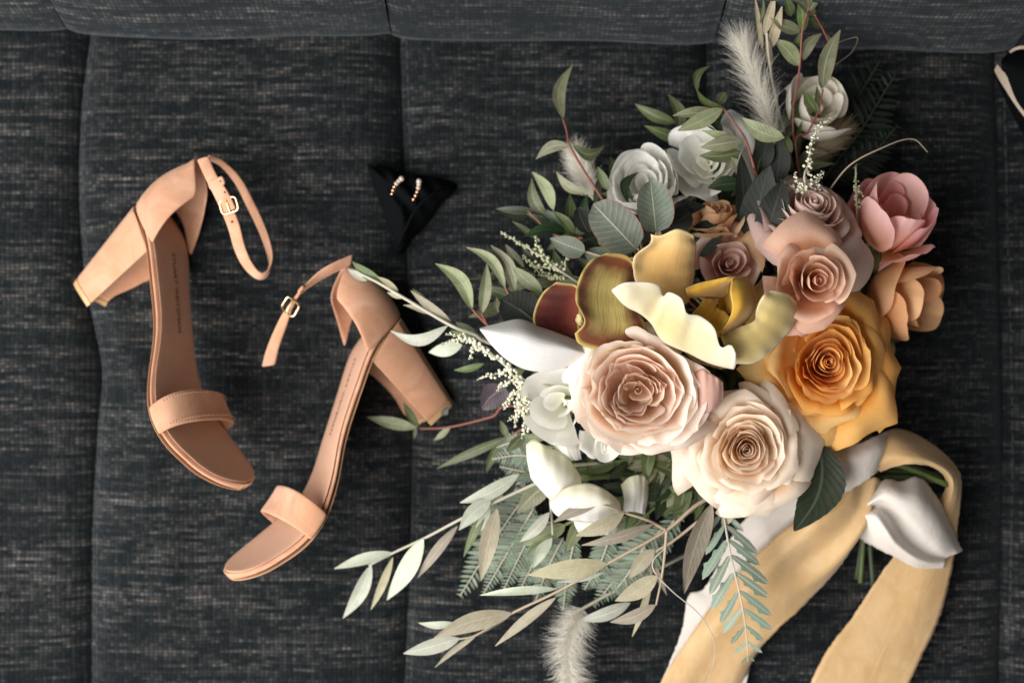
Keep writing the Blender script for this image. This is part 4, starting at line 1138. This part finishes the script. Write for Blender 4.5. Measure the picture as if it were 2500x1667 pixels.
branch('grass_blades', 'straw coloured grass blades behind the feathery plume', ZE,
  [[(1620, 700, 5.0), (1560, 400, 6.0), (1540, 200, 7.8)]], .0011, .0008, M['stem_pale'],
  [((1515, 310), (1465, -30), 34, 'straw', 6.0, 9.6, dict(bend=0)), ((1525, 210), (1590, -40), 60, 'straw', 7.2, 9.6, dict(bend=0)), ((1560, 300), (1632, 40), 66, 'straw', 6.2, 9.1, dict(bend=0)), ((1500, 140), (1520, -20), 22, 'green', 8.0, 9.6), ((1560, 420), (1530, 200), 40, 'straw', 5.0, 7.3)])
# eucalyptus
branch('eucalyptus_branch', 'sage eucalyptus with round veined leaves above the orchid', ZE,
  [[(1000, 1700, 8.0), (860, 1620, 9.6), (800, 1560, 10.6), (760, 1500, 11.2)], [(800, 1560, 10.6), (770, 1440, 10.8), (745, 1400, 10.8)], [(860, 1620, 9.6), (880, 1500, 10.6), (872, 1405, 11.0)], [(800, 1560, 10.6), (600, 1560, 10.0), (440, 1520, 9.6)]], .0013, .0008, M['stem_olive'],
  [((755, 1510), (490, 1230), 262, 'eucal', 11.2, 11.6, dict(shape='round', tilt=.1, bend=0, arch=.03)), ((872, 1408), (838, 1088), 225, 'eucal', 11.0, 11.8, dict(shape='round', tilt=-.15, fold=.38, bend=0)), ((900, 1405), (1085, 1285), 160, 'eucal_dark', 10.2, 10.2, dict(shape='round')),
   ((442, 1522), (228, 1440), 125, 'eucal', 9.8, 9.8, dict(shape='ovate', tilt=.3, fold=.4)), ((1095, 1540), (1235, 1350), 190, 'eucal_dark', 9.4, 9.4, dict(shape='round')), ((465, 1410), (400, 1255), 112, 'eucal_dark', 9.6, 9.4, dict(shape='round')), ((705, 1570), (438, 1535), 130, 'eucal', 9.2, 9.4, dict(shape='round')),
   ((960, 1280), (1170, 1245), 90, 'eucal_dark', 9.4, 9.6, dict(shape='ovate')), ((560, 1580), (420, 1470), 110, 'eucal_dark', 8.6, 8.6, dict(shape='round')), ((1000, 1500), (930, 1380), 130, 'eucal_dark', 9.0, 9.2, dict(shape='round'))])
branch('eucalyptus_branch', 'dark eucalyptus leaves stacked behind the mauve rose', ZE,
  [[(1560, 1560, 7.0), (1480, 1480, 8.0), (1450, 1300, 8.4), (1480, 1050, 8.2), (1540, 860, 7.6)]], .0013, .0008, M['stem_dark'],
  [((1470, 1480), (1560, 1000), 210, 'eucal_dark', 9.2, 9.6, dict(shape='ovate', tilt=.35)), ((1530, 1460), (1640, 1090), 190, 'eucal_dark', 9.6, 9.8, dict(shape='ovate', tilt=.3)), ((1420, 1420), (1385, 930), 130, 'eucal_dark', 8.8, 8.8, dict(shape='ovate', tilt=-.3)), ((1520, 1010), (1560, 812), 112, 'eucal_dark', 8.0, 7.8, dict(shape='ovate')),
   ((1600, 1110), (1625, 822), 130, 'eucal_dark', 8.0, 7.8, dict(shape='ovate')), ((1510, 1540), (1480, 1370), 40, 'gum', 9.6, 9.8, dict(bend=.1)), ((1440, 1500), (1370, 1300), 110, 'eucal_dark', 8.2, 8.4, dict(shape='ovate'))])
branch('eucalyptus_branch', 'plum and dark round leaves low beside the pale flower spike', ZD,
  [[(1100, 900, 6.0), (980, 820, 6.0), (890, 880, 5.6)], [(1100, 560, 8.0), (1050, 500, 8.4), (960, 430, 8.2)]], .0012, .0008, M['stem_dark'],
  [((900, 880), (765, 1000), 150, 'purple', 5.4, 5.0, dict(shape='ovate', bend=.1)), ((1070, 530), (875, 385), 215, 'eucal_dark', 8.4, 8.2, dict(shape='round')), ((930, 860), (820, 870), 90, 'eucal_dark', 5.2, 5.0, dict(shape='round'))])
# the dark serrated rose leaf
branch('rose_leaf', 'dark green serrated rose leaf between the cream rose and the ribbon', ZF,
  [[(930, 240, 7.6), (952, 330, 8.4), (958, 360, 8.6)]], .0014, .001, M['stem_green'],
  [((990, 290), (850, 757), 250, 'dark', 8.8, 8.6, dict(shape='ovate', bend=-.14, tilt=.1, serr=11, nv=40, nu=7)), ((900, 240), (1160, 262), 70, 'dark', 7.2, 6.8, dict(shape='ovate', serr=9, nv=30))])

# ferns: every leaflet its own piece
def leaflet_mesh(name, serr=0):
    return mesh(name, *leaf_geo(Vector((0, 0, 0)), Vector((0, 1, 0)), 1.0, shape='lance' if not serr else 'ovate', arch=.06, fold=.25, nv=9, nu=5))
def frond(name, label, Z, arms, mat, stem, lw, mesh_mat, ratio=.30, ang=1.0, step=None, tooth=False):
    """arms: (rachis points, leaflet length px at widest)"""
    o = wobj(name, join(*[tube([Z(*q) for q in a[0]], .0009, .0004, n=14) for a in arms]), stem, bq, label=label)
    me = mesh_mat
    for pts, ln in arms:
        pts = [Z(*q) for q in pts]
        L = sum((pts[i + 1] - pts[i]).length for i in range(len(pts) - 1))
        kk = Z.k * FRAME_W / 2500
        st = (step or ln * .24) * kk
        n = max(4, int(L / st))
        for i in range(n):
            v = (i + .6) / n
            c = cr(pts, v); t = (cr(pts, min(1, v + .02)) - cr(pts, max(0, v - .02))).normalized()
            for sd in (-1, 1):
                l = 1.2 * ln * kk * (interp([(0, .55), (.25, 1), (.6, .85), (1, .18)], v)) * lrnd.uniform(.88, 1.1)
                sdir = t.cross(Vector((0, 0, 1))).normalized() * sd
                an = ang * lrnd.uniform(.92, 1.08)
                y = (t * cos(an) + sdir * sin(an) + Vector((0, 0, lrnd.uniform(-.25, .15)))).normalized()
                x = y.cross(Vector((0, 0, 1))).normalized(); z = x.cross(y)
                rot_ = lrnd.uniform(-.35, .35)
                x2 = x * cos(rot_) + z * sin(rot_); z2 = x2.cross(y)
                wd = l * ratio
                q = link('leaflet', me, LM[mat], o)
                mt = Matrix(((x2.x*wd, y.x*l, z2.x*wd, 0), (x2.y*wd, y.y*l, z2.y*wd, 0), (x2.z*wd, y.z*l, z2.z*wd, 0), (0, 0, 0, 1)))
                mt.translation = c - WL[o.name]
                q.matrix_local = mt
    return o
fm = leaflet_mesh('fern_leaflet'); fmd = leaflet_mesh('dark_fern_leaflet')
frond('fern_frond', 'pale sage fern spreading beneath the olive branches', ZA,
  [([(1060, 300, 4.2), (880, 560, 3.8), (690, 865, 3.0)], 105), ([(1080, 400, 4.4), (950, 620, 4.0), (815, 850, 3.2)], 78), ([(1120, 440, 4.6), (1020, 620, 4.2), (915, 840, 3.4)], 74), ([(1180, 470, 4.8), (1090, 660, 4.2), (1000, 840, 3.4)], 74),
   ([(1230, 560, 4.8), (1150, 720, 4.2), (1085, 890, 3.4)], 74), ([(1290, 570, 4.8), (1250, 760, 4.2), (1230, 935, 3.4)], 70), ([(1000, 300, 4.0), (860, 380, 3.6), (760, 520, 3.2)], 80)], 'fern', M['stem_pale'], 0, fm, .26)
frond('fern_frond', 'sage fern arms hanging between the olive leaves', ZA,
  [([(1760, 500, 5.6), (1560, 700, 4.8), (1390, 920, 4.0)], 92), ([(1660, 600, 5.4), (1560, 760, 4.8), (1480, 860, 4.2)], 76), ([(1480, 540, 5.2), (1420, 700, 4.6), (1340, 830, 4.0)], 72), ([(1840, 420, 5.6), (1700, 640, 5.0), (1640, 760, 4.4)], 72)], 'fern', M['stem_pale'], 0, fm, .26)
frond('fern_frond', 'shaded blue green fern tips beside the drooping white bloom', ZA,
  [([(1120, 150, 4.6), (1000, 130, 4.2), (860, 150, 3.4)], 64), ([(1120, 240, 4.6), (1020, 215, 4.2), (900, 190, 3.4)], 60), ([(1080, 80, 4.2), (980, 60, 3.8), (880, 90, 3.2)], 50), ([(1040, 260, 4.0), (930, 300, 3.6), (830, 320, 3.2)], 60)], 'fern', M['stem_pale'], 0, fm, .26)
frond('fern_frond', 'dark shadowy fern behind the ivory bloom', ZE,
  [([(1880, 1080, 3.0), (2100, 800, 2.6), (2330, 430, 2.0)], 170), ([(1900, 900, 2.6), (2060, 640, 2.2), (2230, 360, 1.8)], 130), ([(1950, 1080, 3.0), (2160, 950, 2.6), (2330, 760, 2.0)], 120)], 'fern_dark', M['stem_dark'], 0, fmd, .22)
# grevillea-like leaf: toothed leaflets
def toothed():
    outl = [(0, 0), (.10, .10), (.13, .30), (.24, .36), (.18, .48), (.20, .62), (.30, .70), (.20, .78), (.16, .88), (0.02, 1.0), (-.10, .86), (-.16, .66), (-.15, .4), (-.10, .14)]
    V = [Vector((0, .5, .08))] + [Vector((x * 1.6, y, .10 * abs(x) + .06 * sin(pi * y))) for x, y in outl]
    F = [(0, i, i + 1 if i < len(outl) else 1) for i in range(1, len(outl) + 1)]
    U = [(.5, .5)] + [(.5 + x, y) for x, y in outl]
    return mesh('toothed_leaflet', V, F, U)
frond('grevillea_leaf', 'toothed grey green leaf hanging over the mustard ribbon', ZA,
  [([(2060, 380, 8.0), (2080, 520, 8.4), (2110, 680, 8.6), (2155, 870, 8.4), (2185, 1050, 7.8), (2196, 1205, 7.0)], 185)], 'grev', M['stem_pale'], 0, toothed(), .33, .72, 74)

# ------------------------------------------------------------------ pale flower spikes
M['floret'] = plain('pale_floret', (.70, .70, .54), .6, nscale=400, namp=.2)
M['floret_greenish'] = plain('greenish_floret', (.46, .48, .30), .6, nscale=400, namp=.25)  # darker, greener florets for two of the spikes
def bead(c, r):
    V = []; F = []
    g = uvsphere(c, r, 6, 5)
    return g
def spike(label, Z, spine, twigs, mat, r=.0013, dens=1.0, seed=1, root=True):
    rnd = random.Random(seed)
    pts = [Z(*p) for p in spine]
    stem = [tube(([BND.lerp(pts[0], .6) - Vector((0, 0, .01))] if root else []) + pts, .0009, .0005, n=20)]
    beads = []
    lines = [(pts, 1.0)]
    for tw in twigs:
        q = [Z(*p) for p in tw]; lines.append((q, .8)); stem.append(tube(q, .0006, .0003, n=10))
    for q, k in lines:
        L = sum((q[i + 1] - q[i]).length for i in range(len(q) - 1))
        n = int(L / .00085 * dens)
        for i in range(n):
            v = (i + rnd.random()) / n
            if k == 1.0 and v < .12: continue
            c = cr(q, v); sc = interp([(0, 1), (.6, .9), (1, .4)], v)
            a = rnd.uniform(0, 6.28); d = rnd.uniform(.0008, .0030) * sc
            c = c + Vector((cos(a) * d, sin(a) * d, rnd.uniform(-.0015, .0025)))
            beads.append(bead(c, r * sc * rnd.uniform(.6, 1.1)))
    o = wobj('flower_spike', join(*stem), M['stem_pale'], bq, label=label)
    wobj('florets', join(*beads), mat, o, kind='stuff')
    return o
spike('upright spike of tiny white florets above the mauve rose', ZE, [(1775, 1150, 9.6), (1790, 1000, 9.4), (1812, 870, 9.0), (1860, 770, 8.6), (1945, 712, 8.2)],
      [[(1780, 1140, 9.6), (1730, 1110, 9.6), (1710, 1040, 9.4)], [(1775, 1150, 9.6), (1690, 1140, 9.4), (1625, 1090, 9.2)], [(1785, 1120, 9.6), (1850, 1080, 9.4), (1885, 1035, 9.2)], [(1780, 1150, 9.4), (1840, 1150, 9.2), (1850, 1090, 9.2)]], M['floret'], seed=2)
spike('short greenish floret spike beside the pink rose', ZE, [(2085, 1290, 8.0), (2080, 1150, 7.8), (2078, 1000, 7.4)], [[(2085, 1200, 7.8), (2110, 1150, 7.6)]], M['floret_greenish'], .0012, .9, 3)
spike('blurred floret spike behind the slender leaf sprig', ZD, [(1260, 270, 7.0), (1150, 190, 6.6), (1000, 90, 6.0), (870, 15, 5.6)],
      [[(1150, 190, 6.6), (1080, 100, 6.2), (1060, 30, 6.0)], [(1200, 230, 6.6), (1240, 130, 6.6), (1180, 60, 6.4)], [(1180, 220, 6.6), (1060, 200, 6.2), (990, 150, 6.0)], [(1230, 260, 6.6), (1120, 260, 6.2), (1060, 220, 6.0)]], M['floret_greenish'], .0014, 1.0, 4)
spike('drooping cluster of pale green florets under the white bud', ZD, [(1020, 840, 8.4), (900, 760, 8.6), (780, 660, 8.4), (650, 610, 8.0), (525, 645, 7.4)],
      [[(980, 830, 8.6), (960, 950, 8.4), (950, 1100, 7.8)], [(930, 780, 8.6), (850, 800, 8.2), (745, 830, 7.6)], [(960, 820, 8.6), (900, 850, 8.2), (845, 895, 7.8)], [(1000, 860, 8.6), (920, 940, 8.2), (885, 1000, 7.8)], [(1010, 900, 8.6), (1000, 1000, 8.4), (910, 1060, 7.8)],
       [(1020, 1000, 8.2), (1010, 1090, 8.0), (985, 1150, 7.6)], [(800, 680, 8.4), (720, 660, 8.2), (700, 720, 7.8)], [(760, 650, 8.4), (680, 600, 8.0), (565, 580, 7.6)], [(1000, 870, 8.8), (980, 980, 8.6), (1010, 1050, 8.4)]], M['floret'], .00135, 1.15, 5)

# ------------------------------------------------------------------ feathery plumes
def hair_mat(name, c):
    N = NT(name)
    oi = N.n('TexCoord')
    n = N.noise(oi.outputs['Object'], 150, 2)
    col = N.mix(n.outputs[0], tuple(x * .8 for x in c), c)
    return N.finish(thin_shader(N, col, .5, .35, None, .3))
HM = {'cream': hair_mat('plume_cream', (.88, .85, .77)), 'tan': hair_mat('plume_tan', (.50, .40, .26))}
def plume(label, Z, spine, count, length, spread, mat, seed=1, thick=.00022, fwd=.8):
    rnd = random.Random(seed)
    pts = [Z(*p) for p in spine]
    V, F, U = [], [], []
    for i in range(count):
        v = rnd.random() ** .9
        c = cr(pts, v); t = (cr(pts, min(1, v + .03)) - cr(pts, max(0, v - .03))).normalized()
        while True:
            r = Vector((rnd.uniform(-1, 1), rnd.uniform(-1, 1), rnd.uniform(-1, 1)))
            if .1 < r.length < 1: break
        r = (r - t * r.dot(t)).normalized()
        L = length * rnd.uniform(.45, 1.1) * interp([(0, .75), (.4, 1), (1, .8)], v)
        sp_ = spread * rnd.uniform(.4, 1.2)
        d0 = (t * fwd + r * sp_).normalized(); d1 = (t * fwd * .9 + r * sp_ * 1.1 + Vector((rnd.uniform(-.6, .6), rnd.uniform(-.6, .6), rnd.uniform(-.5, .2)))).normalized()
        c = c + r * .0012
        sd = d0.cross(Vector((0, 0, 1)))
        sd = sd.normalized() if sd.length > .01 else Vector((1, 0, 0))
        b = len(V)
        for k in range(4):
            s = k / 3; p = c + d0 * (L * s * (1 - s * .5)) + d1 * (L * s * s * .5)
            wv_ = thick * (1 - .8 * s)
            V += [p - sd * wv_, p + sd * wv_]; U += [(0, s), (1, s)]
            if k: F.append((b + 2 * k - 2, b + 2 * k - 1, b + 2 * k + 1, b + 2 * k))
    base = pts[0]
    o = wobj('feathery_plume', tube([BND.lerp(base, .6) - Vector((0, 0, .012)), base] + pts[1:], .0013, .0005, n=20), M['stem_pale'], bq, label=label)
    wobj('plume_hairs', (V, F, U), HM[mat], o, kind='stuff')
    return o
plume('large cream feathery grass plume rising over the white blooms', ZE, [(1620, 960, 6.2), (1560, 760, 6.6), (1490, 540, 6.8), (1420, 340, 6.4), (1390, 260, 6.0)], 1300, .027, .66, 'cream', 1, .00011, .9)
plume('small cream plume crossed by the thin red stem', ZE, [(480, 1190, 4.6), (430, 1060, 4.6), (380, 920, 4.2)], 1800, .017, .75, 'cream', 2, .00014)
plume('fluffy cream plume hanging below the olive branch', ZA, [(1330, 930, 4.6), (1290, 1010, 4.6), (1250, 1150, 4.4), (1270, 1330, 4.0), (1290, 1460, 3.4)], 2300, .021, 1.1, 'cream', 3, .00012, .45)
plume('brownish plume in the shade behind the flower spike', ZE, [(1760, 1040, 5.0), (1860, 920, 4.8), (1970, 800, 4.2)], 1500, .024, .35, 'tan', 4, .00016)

# tendrils
def tendril(label, Z, pts, r0, r1, mat):
    return wobj('tendril', tube([Z(*p) for p in pts], r0, r1, n=10 * len(pts), seg=5), mat, bq, label=label)
tendril('thin brown tendril curling out beside the pink rose', PX, [(2020, 470, 8.0), (2062, 416, 8.6), (2098, 388, 8.8), (2150, 363, 8.8), (2200, 343, 8.4), (2235, 342, 8.0), (2265, 372, 7.4)], .0007, .0004, M['stem_olive'])
tendril('hair thin tendril arching over the ribbon tail', ZA, [(1765, 610, 8.6), (1700, 680, 8.8), (1712, 745, 8.8), (1800, 840, 8.8), (1940, 960, 8.4), (2015, 1090, 7.8), (2018, 1200, 7.0), (1975, 1330, 6.4)], .0006, .00025, M['stem_pale'])
tendril('hair thin looped tendril beside the ivory bloom', ZE, [(1960, 390, 6.0), (2050, 320, 5.6), (2090, 240, 5.2), (2060, 230, 5.0), (1960, 270, 5.0), (1935, 350, 5.2)], .0003, .0002, M['stem_olive'])

# ------------------------------------------------------------------ hidden greenery inside the bouquet
frnd = random.Random(77)
for k in range(16):
    ang = 2 * pi * k / 16
    cx, cy = 1760, 800
    ex, ey = cx + 360 * cos(ang), cy + 330 * sin(ang)
    if k % 2: ex, ey = cx + 200 * cos(ang), cy + 190 * sin(ang)
    zz = frnd.uniform(3.0, 5.5)
    sprig = wobj('leafy_sprig', tube([BND, P(1950, 1000, 5.0), P((cx + ex) / 2, (cy + ey) / 2, zz), P(ex, ey, zz)], .0016, .0008, n=20), M['stem_dark'], bq, label='dark green leafy sprig filling the inside of the bouquet')
    for j in range(9):
        f_ = .35 + .65 * j / 8
        bx, by = cx + (ex - cx) * f_, cy + (ey - cy) * f_
        a2 = ang + frnd.uniform(-1.3, 1.3)
        l = frnd.uniform(90, 150)
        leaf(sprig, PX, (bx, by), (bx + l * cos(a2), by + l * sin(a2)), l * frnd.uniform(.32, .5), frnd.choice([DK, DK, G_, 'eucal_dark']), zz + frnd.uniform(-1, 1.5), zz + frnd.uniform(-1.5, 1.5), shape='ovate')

for k, (sx_, sy_) in enumerate(((1470, 1130), (1560, 1180), (1640, 1200), (1420, 1060), (1330, 1090), (1700, 1240), (1500, 1250), (1280, 1060), (1250, 1160), (1600, 1130), (1380, 1280), (1560, 1270))):
    a0 = 2.2 + .35 * k
    pts = [BND, P(1900, 1130, 4.4), P((sx_ + 1800) / 2, (sy_ + 1100) / 2, 5.6), P(sx_, sy_, 5.8)]
    sprig = wobj('leafy_sprig', tube(pts, .0018, .0011, n=20), M['stem_green'], bq, label='green leafy sprig showing below the blush rose')
    for j in range(7):
        f_ = .55 + .45 * j / 6
        q_ = cr(pts, f_)
        a2 = pi * .75 + frnd.uniform(-1.5, 1.5)
        l = frnd.uniform(.018, .036)
        t_ = q_ + Vector((-abs(cos(a2)) * l, -sin(a2) * l * .8 + frnd.uniform(-.01, .01), frnd.uniform(-.008, .008)))
        wobj('leaf', leaf_geo(q_, t_, l * frnd.uniform(.3, .42), shape='ovate', arch=.06, tilt=frnd.uniform(-.5, .5)), LM[frnd.choice(['green', 'green', 'dark', 'gum'])], sprig)

for k, (sx_, sy_, z_, dx_, dy_) in enumerate(((1310, 520, 4.6, -.6, .6), (1380, 570, 5.4, -.8, .3), (1250, 650, 4.8, -.9, .2), (1235, 740, 5.0, -.9, -.1), (1650, 300, 3.4, -.5, .7), (1790, 330, 3.8, .1, .9), (1870, 400, 6.0, .2, .9),
        (1640, 450, 3.6, -.4, .8), (1480, 430, 3.4, -.6, .7), (1950, 380, 5.4, .5, .8), (1300, 860, 5.0, -.9, -.3), (2080, 640, 6.0, .8, .2), (2130, 820, 4.6, .8, -.3), (1900, 300, 4.6, .2, .9))):
    pts = [P(1800, 760, 5.0), P((sx_ + 1800) / 2, (sy_ + 760) / 2, z_ + .4), P(sx_, sy_, z_)]
    sprig = wobj('leafy_sprig', tube(pts, .0015, .0008, n=16), M['stem_dark'], bq, label='small green sprig at the edge of the flower heads')
    for j in range(8):
        q_ = cr(pts, .62 + .38 * j / 7)
        l = frnd.uniform(.020, .034)
        sd_ = 1 if j % 2 else -1
        d_ = Vector((dx_ - dy_ * sd_ * frnd.uniform(.2, 1.1), dy_ + dx_ * sd_ * frnd.uniform(.2, 1.1), frnd.uniform(-.3, .5))).normalized()
        wobj('leaf', leaf_geo(q_, q_ + d_ * l, l * frnd.uniform(.26, .40), shape='lance', arch=.08, bend=frnd.uniform(-.15, .15), tilt=frnd.uniform(-.6, .6), fold=.3), LM[frnd.choice(['green', 'dark', 'gum', 'green'])], sprig)

# ------------------------------------------------------------------ ribbons and stem ends
def silk(name, c1, c2, trans):
    N = NT(name)
    tc = N.n('TexCoord'); uv = N.n('UVMap'); sp = N.n('SeparateXYZ', {0: uv.outputs[0]})
    n1 = N.noise(tc.outputs['Object'], 45, 4, .6, .4)
    n2 = N.noise(tc.outputs['Object'], 1400, 2, .6)
    col = N.mix(map_range(N, n1.outputs[0], .3, .7), c1, c2)
    col = N.mix(N.math('MULTIPLY', n2.outputs[0], .12), col, tuple(x * .6 for x in c1))
    h = N.math('ADD', n1.outputs[0], N.math('MULTIPLY', n2.outputs[0], .15))
    wr = N.noise(N.n('CombineXYZ', {0: N.math('MULTIPLY', sp.outputs[0], 6), 1: N.math('MULTIPLY', sp.outputs[1], 5)}), 1.0, 3, .5, .8)
    h = N.math('ADD', h, N.math('MULTIPLY', wr.outputs[0], .8))
    bmp = N.n('Bump', {'Strength': .3, 'Distance': .003, 'Height': h})
    b = N.n('BsdfPrincipled', {'Base Color': col, 'Roughness': .45, 'Specular IOR Level': .3, 'Sheen Weight': .35, 'Normal': bmp})
    t = N.n('BsdfTranslucent', {'Color': col, 'Normal': bmp})
    return N.finish(N.n('MixShader', {0: trans, 1: b, 2: t}))
M['silk_gold'] = silk('mustard_silk', (.68, .45, .21), (.77, .56, .31), .3)
M['silk_ivory'] = silk('ivory_silk', (.88, .83, .78), (.92, .88, .84), .35)
def rib(parent, name, Z, rows, mat, ruf=.0024, seed=1, nu=90, nv=24, **kw):
    return solidify(wobj(name, patch([[Z(*p) for p in r] for r in rows], nu, nv, ruf, seed, 6, .0004), mat, parent, **kw), .0003)
rg = rib(bq, 'ribbon', ZF, [
    [(1120, 430, 5.2), (1060, 560, 5.6), (900, 670, 5.0), (760, 780, 4.4), (560, 980, 3.6), (380, 1200, 2.8), (250, 1380, 2.0), (100, 1620, 1.6)],
    [(1180, 450, 6.2), (1130, 600, 6.6), (970, 720, 6.4), (830, 850, 5.2), (640, 1030, 4.4), (470, 1230, 3.4), (340, 1400, 2.4), (210, 1640, 1.8)],
    [(1230, 470, 5.6), (1180, 660, 5.8), (1060, 800, 5.4), (900, 930, 4.4), (720, 1080, 4.2), (560, 1270, 3.0), (430, 1430, 2.2), (340, 1650, 1.5)],
    [(1290, 470, 5.8), (1250, 690, 6.2), (1140, 860, 5.8), (980, 1010, 4.6), (800, 1140, 3.8), (660, 1310, 2.6), (560, 1450, 2.0), (470, 1660, 1.5)],
    [(1330, 500, 4.6), (1230, 730, 4.6), (1175, 830, 4.4), (1060, 990, 3.8), (870, 1180, 3.0), (760, 1270, 2.4), (650, 1400, 1.6), (580, 1560, 1.4)]],
    M['silk_gold'], label='mustard silk ribbon trailing from the stems', seed=3)
rib(rg, 'ribbon_loop', ZF, [
    [(1250, 330, 4.6), (1360, 215, 4.4), (1490, 235, 4.2), (1640, 330, 4.2), (1735, 440, 4.0), (1746, 560, 3.6), (1725, 740, 3.0), (1712, 870, 2.4), (1640, 1190, 1.8), (1540, 1400, 1.5), (1430, 1620, 1.4)],
    [(1260, 370, 5.6), (1370, 270, 5.8), (1490, 300, 5.8), (1620, 370, 5.4), (1705, 450, 4.8), (1715, 560, 4.4), (1660, 740, 3.4), (1600, 900, 2.8), (1500, 1190, 2.2), (1400, 1400, 1.8), (1300, 1620, 1.6)],
    [(1280, 410, 6.0), (1390, 350, 6.6), (1500, 360, 6.6), (1600, 395, 6.0), (1680, 460, 5.2), (1690, 560, 4.6), (1590, 740, 3.2), (1480, 930, 2.6), (1360, 1200, 2.0), (1250, 1400, 1.8), (1140, 1620, 1.5)],
    [(1310, 440, 5.4), (1420, 405, 6.4), (1500, 400, 6.6), (1590, 415, 5.8), (1660, 470, 4.6), (1650, 560, 3.8), (1500, 750, 2.6), (1340, 940, 2.2), (1170, 1200, 1.6), (1020, 1400, 1.4), (910, 1620, 1.2)]],
    M['silk_gold'], seed=4, nu=110, ruf=.0014)
ri = rib(bq, 'ribbon', ZF, [
    [(920, 235, 5.0), (1060, 300, 6.0), (1180, 290, 6.2), (1300, 240, 5.6), (1370, 215, 4.6)],
    [(960, 300, 5.8), (1080, 380, 7.0), (1200, 360, 7.2), (1310, 310, 6.6), (1370, 280, 5.2)],
    [(1000, 390, 5.6), (1090, 470, 7.0), (1200, 440, 7.2), (1290, 390, 6.8), (1340, 350, 5.6)],
    [(1040, 560, 5.0), (1090, 560, 6.0), (1180, 520, 6.6), (1270, 460, 6.6), (1320, 420, 5.6)]], M['silk_ivory'], label='ivory silk ribbon knotted over the stems', seed=5, ruf=.0014, nu=40)
rib(ri, 'ribbon_loop', ZF, [
    [(1250, 570, 4.6), (1330, 482, 5.2), (1420, 490, 5.2), (1515, 468, 5.0), (1600, 560, 4.4), (1690, 730, 3.6), (1752, 862, 2.8)],
    [(1250, 590, 5.8), (1335, 530, 6.8), (1440, 560, 7.0), (1530, 590, 6.8), (1610, 690, 5.8), (1675, 800, 4.6), (1722, 876, 3.4)],
    [(1242, 615, 6.2), (1325, 585, 7.0), (1425, 640, 7.0), (1500, 700, 6.6), (1575, 790, 5.6), (1640, 860, 4.6), (1680, 890, 3.4)],
    [(1238, 640, 5.2), (1308, 630, 5.6), (1385, 700, 5.4), (1430, 770, 5.2), (1500, 840, 4.6), (1580, 885, 4.0), (1660, 905, 3.0)],
    [(1225, 680, 6.0), (1285, 690, 6.8), (1350, 770, 6.8), (1400, 830, 6.4), (1480, 890, 5.6), (1570, 925, 4.6), (1655, 925, 3.4)],
    [(1190, 790, 4.0), (1260, 832, 4.2), (1340, 872, 4.2), (1420, 912, 4.0), (1500, 952, 3.6), (1580, 958, 3.0), (1645, 952, 2.4)]], M['silk_ivory'], seed=6, ruf=.0014, nv=44)
rib(ri, 'ribbon_tail', ZF, [
    [(860, 560, 4.0), (660, 640, 3.6), (540, 760, 2.8), (380, 1050, 2.0), (290, 1100, 1.8), (250, 1290, 1.6), (190, 1440, 1.4), (120, 1600, 1.2)],
    [(900, 640, 4.2), (720, 740, 3.8), (620, 860, 2.8), (480, 1080, 2.2), (400, 1180, 2.0), (360, 1330, 1.6), (310, 1450, 1.4), (260, 1620, 1.2)],
    [(950, 720, 3.8), (800, 830, 3.2), (700, 960, 2.4), (600, 1120, 1.8), (520, 1260, 1.6), (470, 1380, 1.2), (430, 1480, 1.2), (400, 1640, 1.0)]], M['silk_ivory'], seed=7, ruf=.0016)
rib(ri, 'ribbon_tail', ZF, [
    [(650, 1280, 1.2), (560, 1400, 1.2), (450, 1520, 1.1), (380, 1640, 1.1)],
    [(680, 1330, 1.3), (610, 1440, 1.4), (540, 1560, 1.3), (480, 1660, 1.2)],
    [(690, 1350, 1.0), (620, 1470, 1.0), (590, 1570, 1.0), (570, 1670, 1.0)]], M['silk_ivory'], seed=8, ruf=.0012)
for k in range(9):
    r = random.Random(200 + k)
    a = BND + Vector((r.uniform(-.008, .008), r.uniform(-.010, .010), r.uniform(-.006, .006)))
    if k < 6: b = ZF(1690 + r.uniform(-60, 20), 440 + 13 * k + r.uniform(-8, 8), 3.0 + .25 * k)
    else: b = ZF(1170 + 45 * (k - 6) + r.uniform(-20, 20), 1010 + 20 * (k - 6), 1.6)
    wobj('cut_stem', tube([a, a.lerp(b, .5) + Vector((r.uniform(-.003, .003), r.uniform(-.003, .003), 0)), b], .0022 if k < 6 else .0017, n=10, seg=8), M['stem_green' if k % 2 else 'stem_dark'], bq)
